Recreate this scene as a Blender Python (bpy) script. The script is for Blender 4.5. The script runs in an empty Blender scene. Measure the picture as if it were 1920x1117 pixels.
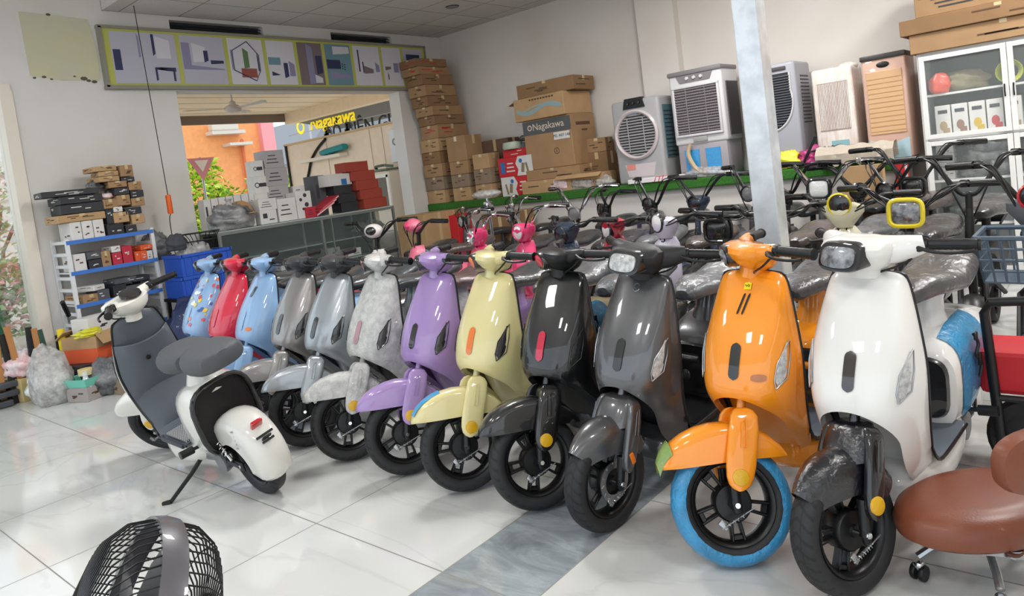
import bpy, bmesh, math, random
from mathutils import Vector as V, Matrix as M, Quaternion
random.seed(11)
SC = bpy.context.scene
COL = SC.collection
R = math.radians
PI = math.pi

# ---------------------------------------------------------------- camera
CAMH = 1.42
FPX, PCX, PCY = 1344.7, 970.58, 404.69
_p, _r, _y = R(3.6176), R(-7.3155), R(-40.504)
_f = V((math.sin(_y)*math.cos(_p), math.cos(_y)*math.cos(_p), -math.sin(_p)))
_rt = V((math.cos(_y), -math.sin(_y), 0)); _up = _rt.cross(_f)
CR = math.cos(_r)*_rt + math.sin(_r)*_up
CU = -math.sin(_r)*_rt + math.cos(_r)*_up
cd = bpy.data.cameras.new('camera'); cam = bpy.data.objects.new('camera', cd); COL.objects.link(cam)
mt_ = M((CR, CU, -_f)).transposed().to_4x4(); mt_.translation = (0, 0, CAMH)
cam.matrix_world = mt_
cd.sensor_width = 36; cd.sensor_fit = 'HORIZONTAL'; cd.lens = FPX/1920*36
cd.shift_x = (960-PCX)/1920; cd.shift_y = -(558.5-PCY)/1920
cd.clip_start = .05; cd.clip_end = 300
SC.camera = cam
C0 = V((0, 0, CAMH))
def ray(x, y): return CR*((x-PCX)/FPX) + CU*(-(y-PCY)/FPX) + _f
def onx(x, y, X): d = ray(x, y); return C0 + d*(X/d.x)
def ony(x, y, Y): d = ray(x, y); return C0 + d*(Y/d.y)
def onz(x, y, Z=0): d = ray(x, y); return C0 + d*((Z-CAMH)/d.z)

# ---------------------------------------------------------------- world, exposure
SC.view_settings.view_transform = 'Standard'; SC.view_settings.look = 'None'
SC.view_settings.exposure = -0.08; SC.view_settings.gamma = 1
SC.cycles.max_bounces = 8; SC.cycles.transparent_max_bounces = 16
SC.cycles.use_denoising = True
w = bpy.data.worlds.new('sky'); SC.world = w; w.use_nodes = True
nt = w.node_tree; bg = nt.nodes['Background']
bg.inputs[0].default_value = (.93, .96, 1, 1); bg.inputs[1].default_value = 1.9
_tc = nt.nodes.new('ShaderNodeTexCoord'); _nz = nt.nodes.new('ShaderNodeTexNoise'); _nz.inputs['Scale'].default_value = 3.5
_nz.inputs['Detail'].default_value = 5
_rp = nt.nodes.new('ShaderNodeValToRGB'); _rp.color_ramp.elements[0].position = .42; _rp.color_ramp.elements[1].position = .62
_rp.color_ramp.elements[0].color = (.70, .83, .96, 1); _rp.color_ramp.elements[1].color = (.98, .99, 1, 1)
nt.links.new(_tc.outputs['Generated'], _nz.inputs['Vector']); nt.links.new(_nz.outputs['Fac'], _rp.inputs[0]); nt.links.new(_rp.outputs[0], bg.inputs[0])

def lin(h):
    if isinstance(h, str):
        h = h.lstrip('#'); c = [int(h[i:i+2], 16)/255 for i in (0, 2, 4)]
        return tuple(x/12.92 if x <= .04045 else ((x+.055)/1.055)**2.4 for x in c)
    return tuple(h)

# ---------------------------------------------------------------- tags
def tag(o, label=None, cat=None, group=None, kind=None):
    if label: o['label'] = label
    if cat: o['category'] = cat
    if group: o['group'] = group
    if kind: o['kind'] = kind
    return o
def thing(name, label, cat, loc=(0, 0, 0), rot=(0, 0, 0), group=None):
    o = bpy.data.objects.new(name, None); COL.objects.link(o)
    o.empty_display_size = .1
    o.location = loc; o.rotation_euler = rot
    return tag(o, label, cat, group)
def copy_tree(o, parent=None):
    c = o.copy(); COL.objects.link(c); c.parent = parent
    if parent: c.matrix_parent_inverse = o.matrix_parent_inverse.copy()
    for ch in list(o.children): copy_tree(ch, c)
    return c

# ---------------------------------------------------------------- mesh builder
def T(x=0, y=0, z=0): return M.Translation((x, y, z))
def RX(a): return M.Rotation(a, 4, 'X')
def RY(a): return M.Rotation(a, 4, 'Y')
def RZ(a): return M.Rotation(a, 4, 'Z')
def smooth_path(pts, n=6):
    pts = [V(p) for p in pts]
    if len(pts) < 3: return pts
    out = []
    for i in range(len(pts)-1):
        p0 = pts[max(i-1, 0)]; p1 = pts[i]; p2 = pts[i+1]; p3 = pts[min(i+2, len(pts)-1)]
        for k in range(n):
            t = k/n
            out.append(.5*((2*p1)+(p2-p0)*t+(2*p0-5*p1+4*p2-p3)*t*t+(3*p1-p0-3*p2+p3)*t**3))
    out.append(pts[-1]); return out
def interp(tab, x):
    if x <= tab[0][0]: return tab[0][1]
    for (a, b), (c, d) in zip(tab, tab[1:]):
        if x <= c:
            t = (x-a)/(c-a); return b+(d-b)*t
    return tab[-1][1]
def sinterp(tab, x):   # smooth (Catmull) interpolation of a table
    n = len(tab)
    if x <= tab[0][0]: return tab[0][1]
    if x >= tab[-1][0]: return tab[-1][1]
    for i in range(n-1):
        if x <= tab[i+1][0]:
            x1, y1 = tab[i]; x2, y2 = tab[i+1]
            x0, y0 = tab[i-1] if i else (2*x1-x2, 2*y1-y2)
            x3, y3 = tab[i+2] if i+2 < n else (2*x2-x1, 2*y2-y1)
            m1 = (y2-y0)/(x2-x0); m2 = (y3-y1)/(x3-x1); h = x2-x1; t = (x-x1)/h
            return (2*t**3-3*t*t+1)*y1+(t**3-2*t*t+t)*h*m1+(-2*t**3+3*t*t)*y2+(t**3-t*t)*h*m2
class MB:
    def __init__(s): s.bm = bmesh.new(); s.mi = 0
    def _f(s, vs):
        try: f = s.bm.faces.new(vs); f.material_index = s.mi; return f
        except ValueError: return None
    def grid(s, rows, cu=False, cv=False):
        g = [[s.bm.verts.new(p) for p in r] for r in rows]
        nr, nc = len(g), len(g[0])
        for i in range(nr if cv else nr-1):
            for j in range(nc if cu else nc-1):
                a, b, c, d = g[i][j], g[i][(j+1) % nc], g[(i+1) % nr][(j+1) % nc], g[(i+1) % nr][j]
                s._f([a, b, c, d])
        return g
    def loft(s, rings, cap=True):
        g = s.grid(rings, cu=True)
        if cap: s._f(g[0][::-1]); s._f(g[-1])
        return s
    def box(s, c, d, rot=None, bev=0, seg=2):
        r = bmesh.ops.create_cube(s.bm, size=1)
        vs = r['verts']; m = T(*c) @ (rot if rot else M.Identity(4)) @ M.Diagonal((d[0], d[1], d[2], 1))
        bmesh.ops.transform(s.bm, matrix=m, verts=vs)
        fs = {f for v in vs for f in v.link_faces}
        for f in fs: f.material_index = s.mi
        if bev:
            es = list({e for v in vs for e in v.link_edges})
            bmesh.ops.bevel(s.bm, geom=es, offset=min(bev, min(d)*.49), segments=seg, affect='EDGES', profile=.5)
        return s
    def tube(s, pts, r, n=8, sm=0, cap=True):
        pts = smooth_path(pts, sm) if sm else [V(p) for p in pts]
        k = len(pts); rings = []; nrm = None
        for i, p in enumerate(pts):
            t = (pts[min(i+1, k-1)]-pts[max(i-1, 0)])
            if t.length < 1e-9: t = V((0, 0, 1))
            t.normalize()
            if nrm is None:
                nrm = t.orthogonal().normalized()
            else:
                nrm = (nrm - t*nrm.dot(t))
                nrm = nrm.normalized() if nrm.length > 1e-6 else t.orthogonal().normalized()
            b = t.cross(nrm)
            if isinstance(r, (list, tuple)):
                q = i/(k-1)*(len(r)-1); a = int(min(q, len(r)-2)); rr = r[a]+(r[a+1]-r[a])*(q-a)
            else: rr = r
            rings.append([p+(nrm*math.cos(2*PI*j/n)+b*math.sin(2*PI*j/n))*rr for j in range(n)])
        s.loft(rings, cap); return s
    def lathe(s, prof, mat=None, n=24, cap=False, closed=False):   # prof (r, h) about local Z
        mat = mat or M.Identity(4)
        rows = [[mat @ V((r*math.cos(2*PI*j/n), r*math.sin(2*PI*j/n), h)) for j in range(n)] for r, h in prof]
        g = s.grid(rows, cu=True, cv=closed)
        if cap: s._f(g[0][::-1]); s._f(g[-1])
        return s
    def ball(s, c, r, mat=None, n=12):
        if not isinstance(r, (tuple, list)): r = (r, r, r)
        m = T(*c) @ (mat or M.Identity(4)) @ M.Diagonal((r[0], r[1], r[2], 1))
        res = bmesh.ops.create_uvsphere(s.bm, u_segments=n*2 if n > 6 else n+4, v_segments=n, radius=1, matrix=m)
        for f in {f for v in res['verts'] for f in v.link_faces}: f.material_index = s.mi
        return s
    def prism(s, pts, ext, bev=0):
        ext = V(ext); a = [s.bm.verts.new(p) for p in pts]; b = [s.bm.verts.new(V(p)+ext) for p in pts]
        n = len(a); s._f(a[::-1]); s._f(b)
        for i in range(n): s._f([a[i], a[(i+1) % n], b[(i+1) % n], b[i]])
        return s
    def xf(s, m): bmesh.ops.transform(s.bm, matrix=m, verts=s.bm.verts[:]); return s
    def mesh(s, name, mats, smooth=True, ang=40, norm=True):
        if norm: bmesh.ops.recalc_face_normals(s.bm, faces=s.bm.faces[:])
        me = bpy.data.meshes.new(name); s.bm.to_mesh(me); s.bm.free()
        for m in (mats if isinstance(mats, (list, tuple)) else [mats]): me.materials.append(m)
        if smooth:
            me.polygons.foreach_set('use_smooth', [True]*len(me.polygons)); me.set_sharp_from_angle(angle=R(ang))
        return me
    def build(s, name, mats, parent=None, smooth=True, ang=40, norm=True, kind=None, loc=None, rot=None):
        o = bpy.data.objects.new(name, s.mesh(name, mats, smooth, ang, norm)); COL.objects.link(o)
        if parent: o.parent = parent
        if loc is not None: o.location = loc
        if rot is not None: o.rotation_euler = rot
        if kind: o['kind'] = kind
        return o
def inst(name, me, parent=None, mat=None):
    o = bpy.data.objects.new(name, me); COL.objects.link(o)
    if parent: o.parent = parent
    if mat is not None: o.matrix_local = mat
    return o
def cyl_m(a, b):   # matrix taking local z axis onto a->b, origin at a
    a, b = V(a), V(b); q = V((0, 0, 1)).rotation_difference(b-a); return T(*a) @ q.to_matrix().to_4x4()

# ---------------------------------------------------------------- materials
_mc = {}
def mat(name, col, rough=.5, metal=0, coat=0, crough=.03, var=0, vscale=8, bump=0, bscale=60, cbump=0, cbscale=25, alpha=1,
        emit=None, es=1, trans=0, spec=.5, flake=0, col2=None, stretch=None, ior=1.45):
    if name in _mc: return _mc[name]
    m = bpy.data.materials.new(name); m.use_nodes = True; nt = m.node_tree; n = nt.nodes; l = nt.links
    b = n['Principled BSDF']; c = lin(col)
    b.inputs['Base Color'].default_value = (*c, 1); b.inputs['Roughness'].default_value = rough; b.inputs['Metallic'].default_value = metal
    b.inputs['Coat Weight'].default_value = coat; b.inputs['Coat Roughness'].default_value = crough
    b.inputs['Alpha'].default_value = alpha; b.inputs['Transmission Weight'].default_value = trans; b.inputs['Specular IOR Level'].default_value = spec
    b.inputs['IOR'].default_value = ior
    if emit is not None: b.inputs['Emission Color'].default_value = (*lin(emit), 1); b.inputs['Emission Strength'].default_value = es
    tc = n.new('ShaderNodeTexCoord'); src = tc.outputs['Object']
    if stretch:
        mp = n.new('ShaderNodeMapping'); mp.inputs['Scale'].default_value = stretch; l.new(src, mp.inputs[0]); src = mp.outputs[0]
    if var or col2:
        nz = n.new('ShaderNodeTexNoise'); nz.inputs['Scale'].default_value = vscale; nz.inputs['Detail'].default_value = 5; l.new(src, nz.inputs['Vector'])
        rp = n.new('ShaderNodeValToRGB'); rp.color_ramp.elements[0].position = .35; rp.color_ramp.elements[1].position = .65
        c2 = lin(col2) if col2 else tuple(min(1, x*(1+var)) for x in c)
        c1 = c if col2 else tuple(x*(1-var) for x in c)
        rp.color_ramp.elements[0].color = (*c1, 1); rp.color_ramp.elements[1].color = (*c2, 1)
        l.new(nz.outputs['Fac'], rp.inputs[0]); l.new(rp.outputs[0], b.inputs['Base Color'])
    if flake:
        vo = n.new('ShaderNodeTexVoronoi'); vo.inputs['Scale'].default_value = 700; l.new(tc.outputs['Object'], vo.inputs['Vector'])
        mr = n.new('ShaderNodeMapRange'); mr.inputs[3].default_value = rough-.08; mr.inputs[4].default_value = rough+.12
        l.new(vo.outputs['Distance'], mr.inputs[0]); l.new(mr.outputs[0], b.inputs['Roughness'])
    if bump:
        nb = n.new('ShaderNodeTexNoise'); nb.inputs['Scale'].default_value = bscale; nb.inputs['Detail'].default_value = 4; l.new(src, nb.inputs['Vector'])
        bp = n.new('ShaderNodeBump'); bp.inputs['Strength'].default_value = bump; bp.inputs['Distance'].default_value = .01
        l.new(nb.outputs['Fac'], bp.inputs['Height']); l.new(bp.outputs[0], b.inputs['Normal'])
    if cbump:   # crinkled film: only the coat is bumpy
        vo = n.new('ShaderNodeTexNoise'); vo.inputs['Scale'].default_value = cbscale; vo.inputs['Detail'].default_value = 6
        vo.inputs['Distortion'].default_value = 1.6; l.new(src, vo.inputs['Vector'])
        bp = n.new('ShaderNodeBump'); bp.inputs['Strength'].default_value = cbump; bp.inputs['Distance'].default_value = .02
        l.new(vo.outputs['Fac'], bp.inputs['Height']); l.new(bp.outputs[0], b.inputs['Coat Normal'])
        if not bump:
            bp2 = n.new('ShaderNodeBump'); bp2.inputs['Strength'].default_value = cbump*.35; bp2.inputs['Distance'].default_value = .02
            l.new(vo.outputs['Fac'], bp2.inputs['Height']); l.new(bp2.outputs[0], b.inputs['Normal'])
    _mc[name] = m; return m
def paint(name, col, **k): return mat(name, col, rough=.4, coat=1, crough=.02, **k)
def metalp(name, col): return mat(name, col, rough=.32, metal=.55, coat=1, crough=.03, flake=1)
def film(name, col, s=.5, sc=22, rough=.45): return mat(name, col, rough=rough, coat=1, crough=.12, cbump=s, cbscale=sc, var=.18, vscale=14)
def nodes_mat(name, rough=.5):
    m = bpy.data.materials.new(name); m.use_nodes = True; nt = m.node_tree; b = nt.nodes['Principled BSDF']
    b.inputs['Roughness'].default_value = rough; return m, nt, b
RUB = mat('rubber', '#1d1d1f', .62, bump=.15, bscale=120)
BLK = mat('black_plastic', '#141415', .38, bump=.05, bscale=200)
BLKG = paint('black_gloss', '#08080a')
DKG = mat('dark_grey_plastic', '#3b3f44', .55)
CHR = mat('chrome', '#d8d8d8', .12, 1)
STEEL = mat('satin_steel', '#a9abad', .3, .9)
ALU = mat('cast_aluminium', '#8d8f92', .45, .7)
YEL = mat('amber_reflector', '#e0ac10', .3, coat=.6, bump=.3, bscale=300)
ORR = mat('orange_reflector', '#ee7a10', .3, coat=.6)
REDL = mat('red_lens', '#c01820', .25, coat=1)
SMOKE = mat('smoked_lens', '#1c1b1a', .12, coat=1, bump=.2, bscale=80)
LENS = mat('clear_lens', '#d2d2cf', .12, coat=1, col2='#a2a3a5', vscale=60, bump=.4, bscale=90)
DLENS = mat('dark_clear_lens', '#4a4c50', .1, coat=1, col2='#a9abb0', vscale=26, bump=.3, bscale=70)
KRAFT = [mat('kraft_%s' % k, c, .85, var=.07, vscale=5) for k, c in (('warm', '#a07f5c'), ('dark', '#8b6b4b'), ('light', '#b4936b'), ('grey', '#8d7a66'))]
KLINE = mat('kraft_print', '#5b4634', .9); TAPE = mat('packing_tape', '#c9b184', .25, coat=.8)
WBOX = mat('white_board', '#d6d4d0', .6, var=.04); GBOX = mat('grey_board', '#9d9b98', .7, var=.05)
INK = mat('print_ink', '#3a3b3f', .7); INKR = mat('print_red', '#c32a2c', .6); INKB = mat('print_blue', '#2f6fae', .6)
# ================================================================ room
XW, YW, ZC = -7.665, 7.69, 3.52
DY0, DY1, OZ = 3.66, 6.77, 2.72      # opening in the back wall
WY0 = 2.16
def wallmat(name, col, stain):
    m, nt, b = nodes_mat(name, .75); n = nt.nodes; l = nt.links
    tc = n.new('ShaderNodeTexCoord'); nz = n.new('ShaderNodeTexNoise'); nz.inputs['Scale'].default_value = .9; nz.inputs['Detail'].default_value = 6
    l.new(tc.outputs['Object'], nz.inputs['Vector'])
    rp = n.new('ShaderNodeValToRGB'); rp.color_ramp.elements[0].position = .45; rp.color_ramp.elements[1].position = .75
    rp.color_ramp.elements[0].color = (*lin(col), 1); rp.color_ramp.elements[1].color = (*lin(stain), 1)
    l.new(nz.outputs['Fac'], rp.inputs[0]); l.new(rp.outputs[0], b.inputs['Base Color'])
    n2 = n.new('ShaderNodeTexNoise'); n2.inputs['Scale'].default_value = 40; l.new(tc.outputs['Object'], n2.inputs['Vector'])
    bp = n.new('ShaderNodeBump'); bp.inputs['Strength'].default_value = .06; l.new(n2.outputs['Fac'], bp.inputs['Height']); l.new(bp.outputs[0], b.inputs['Normal'])
    return m
WM = wallmat('wall_paint', '#dddbd9', '#d2ccc0'); WM2 = wallmat('wall_paint_warm', '#d9d2cb', '#cfc7be')
def floormat():
    m, nt, b = nodes_mat('marble_tiles', .07); n = nt.nodes; l = nt.links
    def mth(op, a, v=None, v2=None):
        q = n.new('ShaderNodeMath'); q.operation = op
        for i, x in enumerate((a, v, v2)):
            if x is None: continue
            if isinstance(x, (int, float)): q.inputs[i].default_value = x
            else: l.new(x, q.inputs[i])
        return q.outputs[0]
    g = n.new('ShaderNodeNewGeometry'); sp = n.new('ShaderNodeSeparateXYZ'); l.new(g.outputs['Position'], sp.inputs[0])
    X, Y = sp.outputs[0], sp.outputs[1]
    S0, S1 = -1.983, -1.571
    def grid(c, off):
        q = mth('FRACT', mth('DIVIDE', mth('SUBTRACT', c, off), .8)); return mth('LESS_THAN', mth('MINIMUM', q, mth('SUBTRACT', 1, q)), .0038)
    gx = mth('MAXIMUM', mth('MULTIPLY', grid(X, S0), mth('LESS_THAN', X, S0+.01)), mth('MULTIPLY', grid(X, S1), mth('GREATER_THAN', X, S1-.01)))
    gy = grid(Y, 1.647); grout = mth('MAXIMUM', gx, gy)
    strip = mth('MULTIPLY', mth('GREATER_THAN', X, S0), mth('LESS_THAN', X, S1))
    # veins
    nz = n.new('ShaderNodeTexNoise'); nz.inputs['Scale'].default_value = .6; nz.inputs['Detail'].default_value = 5; nz.inputs['Distortion'].default_value = .8
    mp = n.new('ShaderNodeMapping'); mp.inputs['Rotation'].default_value = (0, 0, .6); mp.inputs['Scale'].default_value = (1, 2.6, 1)
    l.new(g.outputs['Position'], mp.inputs[0]); l.new(mp.outputs[0], nz.inputs['Vector'])
    v = mth('ABSOLUTE', mth('SUBTRACT', nz.outputs['Fac'], .5)); rp = n.new('ShaderNodeValToRGB')
    e = rp.color_ramp.elements; e[0].position = 0; e[0].color = (*lin('#c9c9c6'), 1); e[1].position = .018; e[1].color = (*lin('#d1d1ce'), 1)
    l.new(v, rp.inputs[0])
    nz2 = n.new('ShaderNodeTexNoise'); nz2.inputs['Scale'].default_value = 3.2; nz2.inputs['Detail'].default_value = 10; nz2.inputs['Distortion'].default_value = 1.5
    nz2.inputs['Roughness'].default_value = .62
    l.new(mp.outputs[0], nz2.inputs['Vector']); rp2 = n.new('ShaderNodeValToRGB'); e = rp2.color_ramp.elements
    e[0].position = .3; e[0].color = (*lin('#7d848a'), 1); e[1].position = .7; e[1].color = (*lin('#adb4b8'), 1)
    x = e.new(.5); x.color = (*lin('#949ba0'), 1)
    l.new(nz2.outputs['Fac'], rp2.inputs[0])
    mx = n.new('ShaderNodeMix'); mx.data_type = 'RGBA'; l.new(strip, mx.inputs[0]); l.new(rp.outputs[0], mx.inputs[6]); l.new(rp2.outputs[0], mx.inputs[7])
    mx2 = n.new('ShaderNodeMix'); mx2.data_type = 'RGBA'; l.new(grout, mx2.inputs[0]); l.new(mx.outputs[2], mx2.inputs[6]); mx2.inputs[7].default_value = (*lin('#8b8a84'), 1)
    l.new(mx2.outputs[2], b.inputs['Base Color'])
    bp = n.new('ShaderNodeBump'); bp.inputs['Strength'].default_value = .3; bp.inputs['Distance'].default_value = .003; bp.invert = True
    l.new(grout, bp.inputs['Height']); l.new(bp.outputs[0], b.inputs['Normal'])
    l.new(mth('ADD', mth('MULTIPLY', grout, .5), .06), b.inputs['Roughness'])
    return m
def ceilmat():
    m, nt, b = nodes_mat('ceiling_tiles', .9); n = nt.nodes; l = nt.links
    br = n.new('ShaderNodeTexBrick'); br.offset = 0; br.squash = 1
    for k, v in (('Scale', 1), ('Mortar Size', .008), ('Brick Width', .575), ('Row Height', .607), ('Mortar Smooth', .1)): br.inputs[k].default_value = v
    br.inputs['Color1'].default_value = (*lin('#dcd9d5'), 1); br.inputs['Color2'].default_value = (*lin('#d5d1cd'), 1); br.inputs['Mortar'].default_value = (*lin('#98938e'), 1)
    g = n.new('ShaderNodeNewGeometry'); mp = n.new('ShaderNodeMapping'); mp.inputs['Location'].default_value = (7.08+.575*30, -3.805+.607*40, 0)
    l.new(g.outputs['Position'], mp.inputs[0]); l.new(mp.outputs[0], br.inputs['Vector'])
    nz = n.new('ShaderNodeTexNoise'); nz.inputs['Scale'].default_value = 60; l.new(g.outputs['Position'], nz.inputs['Vector'])
    mx = n.new('ShaderNodeMix'); mx.data_type = 'RGBA'; mx.blend_type = 'MULTIPLY'; mx.inputs[0].default_value = .25
    l.new(br.outputs[0], mx.inputs[6]); l.new(nz.outputs[0], mx.inputs[7]); l.new(mx.outputs[2], b.inputs['Base Color'])
    return m
b = MB(); b.box((-1.83, 1.845, -.05), (11.67, 11.69, .1)); b.build('floor', floormat(), smooth=False, kind='structure')
CY0 = 3.04; ZH = 3.95
b = MB(); b.box((-1.83, (CY0+YW)/2, ZC+.05), (11.67, YW-CY0, .1)); b.build('ceiling', ceilmat(), smooth=False, kind='structure')
b = MB(); b.box((-1.83, (CY0-4)/2, ZH+.05), (11.67, CY0+4, .1)); b.box((-1.83, CY0+.02, (ZC+.1+ZH)/2), (11.67, .04, ZH-ZC-.1)); b.build('ceiling_high', WM, smooth=False, kind='structure')
# back wall with its opening; two vent slots above the banner
b = MB(); t = .22; xc = XW-t/2
b.box((xc, (WY0+DY0)/2, (ZC)/2), (t, DY0-WY0, ZC)); b.box((xc, (CY0-4)/2, (ZC+ZH)/2), (t, CY0+4, ZH-ZC))
b.box((xc, (DY1+YW)/2, ZC/2), (t, YW-DY1, ZC))
b.box((xc, (DY0+DY1)/2, (OZ+3.36)/2), (t, DY1-DY0, 3.36-OZ))
b.box((xc, (DY0+DY1)/2, .4), (t, DY1-DY0, .8))
for y0, y1, z0, z1 in ((3.66, 3.70, 3.36, ZC), (4.80, 5.76, 3.36, ZC), (3.70, 4.80, 3.48, ZC), (5.76, 6.77, 3.48, ZC)):
    b.box((xc, (y0+y1)/2, (z0+z1)/2), (t, y1-y0, z1-z0))
b.box((xc, (WY0-3.99)/2, (OZ+ZC)/2), (t, WY0+3.99, ZC-OZ))
b.build('wall_back', WM, smooth=False, kind='structure')
b = MB(); b.box((-1.83, YW+.1, ZC/2), (11.67, .2, ZC)); b.build('wall_right', WM2, smooth=False, kind='structure')
b = MB(); b.box((-4.03, YW-.06, (ZC)/2), (.48, .12, ZC)); b.build('trim_1', WM2, smooth=False, kind='structure')   # shallow pier on the right wall
b = MB(); b.box((4.1, 3.2, ZC/2), (.2, 9, ZC)); b.build('wall_side', WM2, smooth=False, kind='structure')
b = MB(); b.box((-7.5, 2.2, ZC-.02), (.3, 1.6, .12)); b.bm.free()
# dark louvres in the two vent slots
LOU = mat('vent_dark', '#3a3c42', .6)
for i, (y0, y1) in enumerate(((3.70, 4.80), (5.76, 6.77))):
    b = MB()
    b.box((XW-.12, (y0+y1)/2, 3.42), (.02, y1-y0, .13))
    for k in range(3): b.box((XW-.06, (y0+y1)/2, 3.385+.035*k), (.05, y1-y0, .006), RY(.5))
    b.build('window_%d' % (3+i), LOU, smooth=False, kind='structure')
# door reveal at far left, glass front
FR = mat('cream_frame', '#e6ddcf', .5)
b = MB(); b.box((XW-.11, 2.11, OZ/2), (.26, .1, OZ)); b.box((XW-.11, .6, OZ+.03), (.26, 3.1, .06)); b.build('door_1', FR, smooth=False, kind='structure')
GL = mat('window_glass', '#e8f2ef', .02, trans=1, alpha=.25, spec=.5)
b = MB()
for y0, y1 in ((1.1, 2.06), (.1, 1.08), (-.9, .08)):
    b.box((XW-.14, (y0+y1)/2, 1.33), (.012, y1-y0, 2.6))
b.build('window_1', GL, smooth=False, kind='structure')
b = MB()
for y in (1.09, .09, -.92):
    b.box((XW-.14, y, 1.33), (.03, .02, 2.66))
b.build('trim_2', STEEL, smooth=False, kind='structure')
# patch of older yellow paint and its stains
b = MB(); q = [(XW+.002, 2.32, 3.45), (XW+.002, 2.9, 3.42), (XW+.002, 2.94, 3.1), (XW+.002, 2.93, 2.83), (XW+.002, 2.6, 2.82), (XW+.002, 2.33, 2.86)]
b.prism(q, (.003, 0, 0)); b.build('trim_3', mat('old_yellow_paint', '#cfcba8', .8, col2='#c9c7b2', vscale=3), smooth=False, kind='structure')
MOLD = mat('mould_spots', '#5d5a48', .9)
b = MB()
for y, z, s in ((2.44, 2.85, .012), (2.78, 2.84, .02), (2.82, 2.82, .013), (2.87, 2.81, .016), (2.56, 3.44, .013), (2.36, 2.84, .009), (2.70, 2.86, .008), (2.5, 2.83, .008)):
    b.lathe([(0, .001), (s, 0)], T(XW+.005, y, z) @ RY(PI/2) @ M.Diagonal((1, 1.7, 1, 1)), 7)
b.build('trim_4', MOLD, smooth=False, kind='structure')
# green-carpeted ledge along the right wall
YE, ZL = 7.05, 1.095
TURF = mat('green_turf', '#3f7a2c', .95, col2='#2e6322', vscale=60, bump=.8, bscale=180)
LG = mat('ledge_paint', '#d6d0cb', .7)
b = MB(); b.box(((XW-1.52)/2, (YE+YW-.13)/2, (ZL-.1)/2), (-1.52-XW, YW-.13-YE-.1, ZL-.1))
b.build('wall_ledge', LG, smooth=False, kind='structure')
b = MB(); b.box(((XW-1.50)/2, (YE+YW-.01)/2-.02, ZL-.05), (-1.50-XW, YW-.03-YE+.04, .10), bev=.012)
led = b.build('trim_5', TURF, smooth=False, kind='structure')
# steel column
b = MB(); b.box((-1.5755, 4.07, ZC/2), (.143, .14, ZC-.002), bev=.008)
def galv():
    m, nt, b_ = nodes_mat('galvanised_steel', .28); n = nt.nodes; l = nt.links; b_.inputs['Metallic'].default_value = .45
    tc = n.new('ShaderNodeTexCoord'); nz = n.new('ShaderNodeTexNoise'); nz.inputs['Scale'].default_value = 9; nz.inputs['Detail'].default_value = 6
    l.new(tc.outputs['Object'], nz.inputs['Vector']); rp = n.new('ShaderNodeValToRGB')
    rp.color_ramp.elements[0].color = (*lin('#c9cdd2'), 1); rp.color_ramp.elements[1].color = (*lin('#e0e4e8'), 1)
    rp.color_ramp.elements[0].position = .35; rp.color_ramp.elements[1].position = .6
    l.new(nz.outputs['Fac'], rp.inputs[0]); l.new(rp.outputs[0], b_.inputs['Base Color']); return m
pl = b.build('steel_column', galv(), smooth=False)
tag(pl, 'square galvanised steel column rising behind the orange scooter to the ceiling', 'column')
# recessed round downlight
b = MB(); b.lathe([(.075, -.008), (.085, -.002), (.085, .002)], None, 24); d = b.build('ceiling_light', DKG, loc=(0, 0, 0))
p_ = onz(848, 12, ZC); d.location = (p_.x, p_.y, ZC-.002)
b = MB(); b.lathe([(0, -.003), (.073, -.006)], None, 24); b.build('bulb_face', STEEL, d)
tag(d, 'small round recessed downlight in the tiled ceiling', 'ceiling light')

# ------------------------------------------------ unseen LED panels; the last two added only to brighten the far wall
LEM = mat('led_panel', '#ffffff', .5, emit='#ffffff', es=9)
lamps = [(-.2, -1.1), (-2.2, -.9), (-4.4, .4), (1.2, 1.2), (.6, 3.9), (-3.6, 3.3), (-2.6, 5.6), (0, 6.0)]
for i, (x, y) in enumerate(lamps):
    t_ = thing('panel_light', 'square white LED ceiling panel', 'ceiling light', (x, y, (ZC if y > CY0 else ZH)-.03), group='LED panels in the ceiling')
    b = MB(); b.box((0, 0, .01), (.62, .62, .03)); b.build('frame', WBOX, t_, smooth=False)
    b = MB(); b.box((0, 0, -.008), (.56, .56, .01)); b.build('diffuser', LEM, t_, smooth=False)
    ld = bpy.data.lights.new('panel_lamp', 'AREA'); ld.shape = 'SQUARE'; ld.size = .56; ld.energy = 26 if y < 3 else 62; ld.color = (1, .99, .97)
    lo = bpy.data.objects.new('panel_lamp', ld); COL.objects.link(lo); lo.parent = t_; lo.location = (0, 0, -.03)

# ================================================================ outside
GRD = mat('outside_concrete', '#cfcac0', .9, var=.06, vscale=1)
b = MB(); b.box((-6, 0, -.2), (120, 120, .1)); b.build('ground', GRD, smooth=False, kind='structure')
# veranda beyond the opening: ceiling, beam, soffit
CRM = mat('veranda_cream', '#ead6ba', .8, var=.03)
b = MB(); b.box((-10.6, 7.0, 3.25), (5.5, 8, .1)); b.build('ceiling_veranda', CRM, smooth=False, kind='structure')
b = MB()
for k in range(9): b.box((-8.1-.6*k, 7.0, 3.197), (.014, 8, .006))
b.build('trim_6', mat('veranda_joint', '#cdb595', .8), smooth=False, kind='structure')
DARKB = mat('dark_soffit', '#75675b', .7)
b = MB(); b.box((-13.32, 7.0, 3.12), (.1, 8, .16)); b.build('trim_7', DARKB, smooth=False, kind='structure')
b = MB(); b.box((-10.6, 8.62, 3.09), (5.4, .2, .22)); b.build('trim_8', CRM, smooth=False, kind='structure')
b = MB(); b.prism([(-7.95, 8.75, 3.02), (-7.95, 9.9, 2.84), (-13.3, 9.9, 2.84), (-13.3, 8.75, 3.02)], (0, 0, .03)); b.build('trim_9', mat('grey_awning', '#6f6c68', .8), smooth=False, kind='structure')
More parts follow.
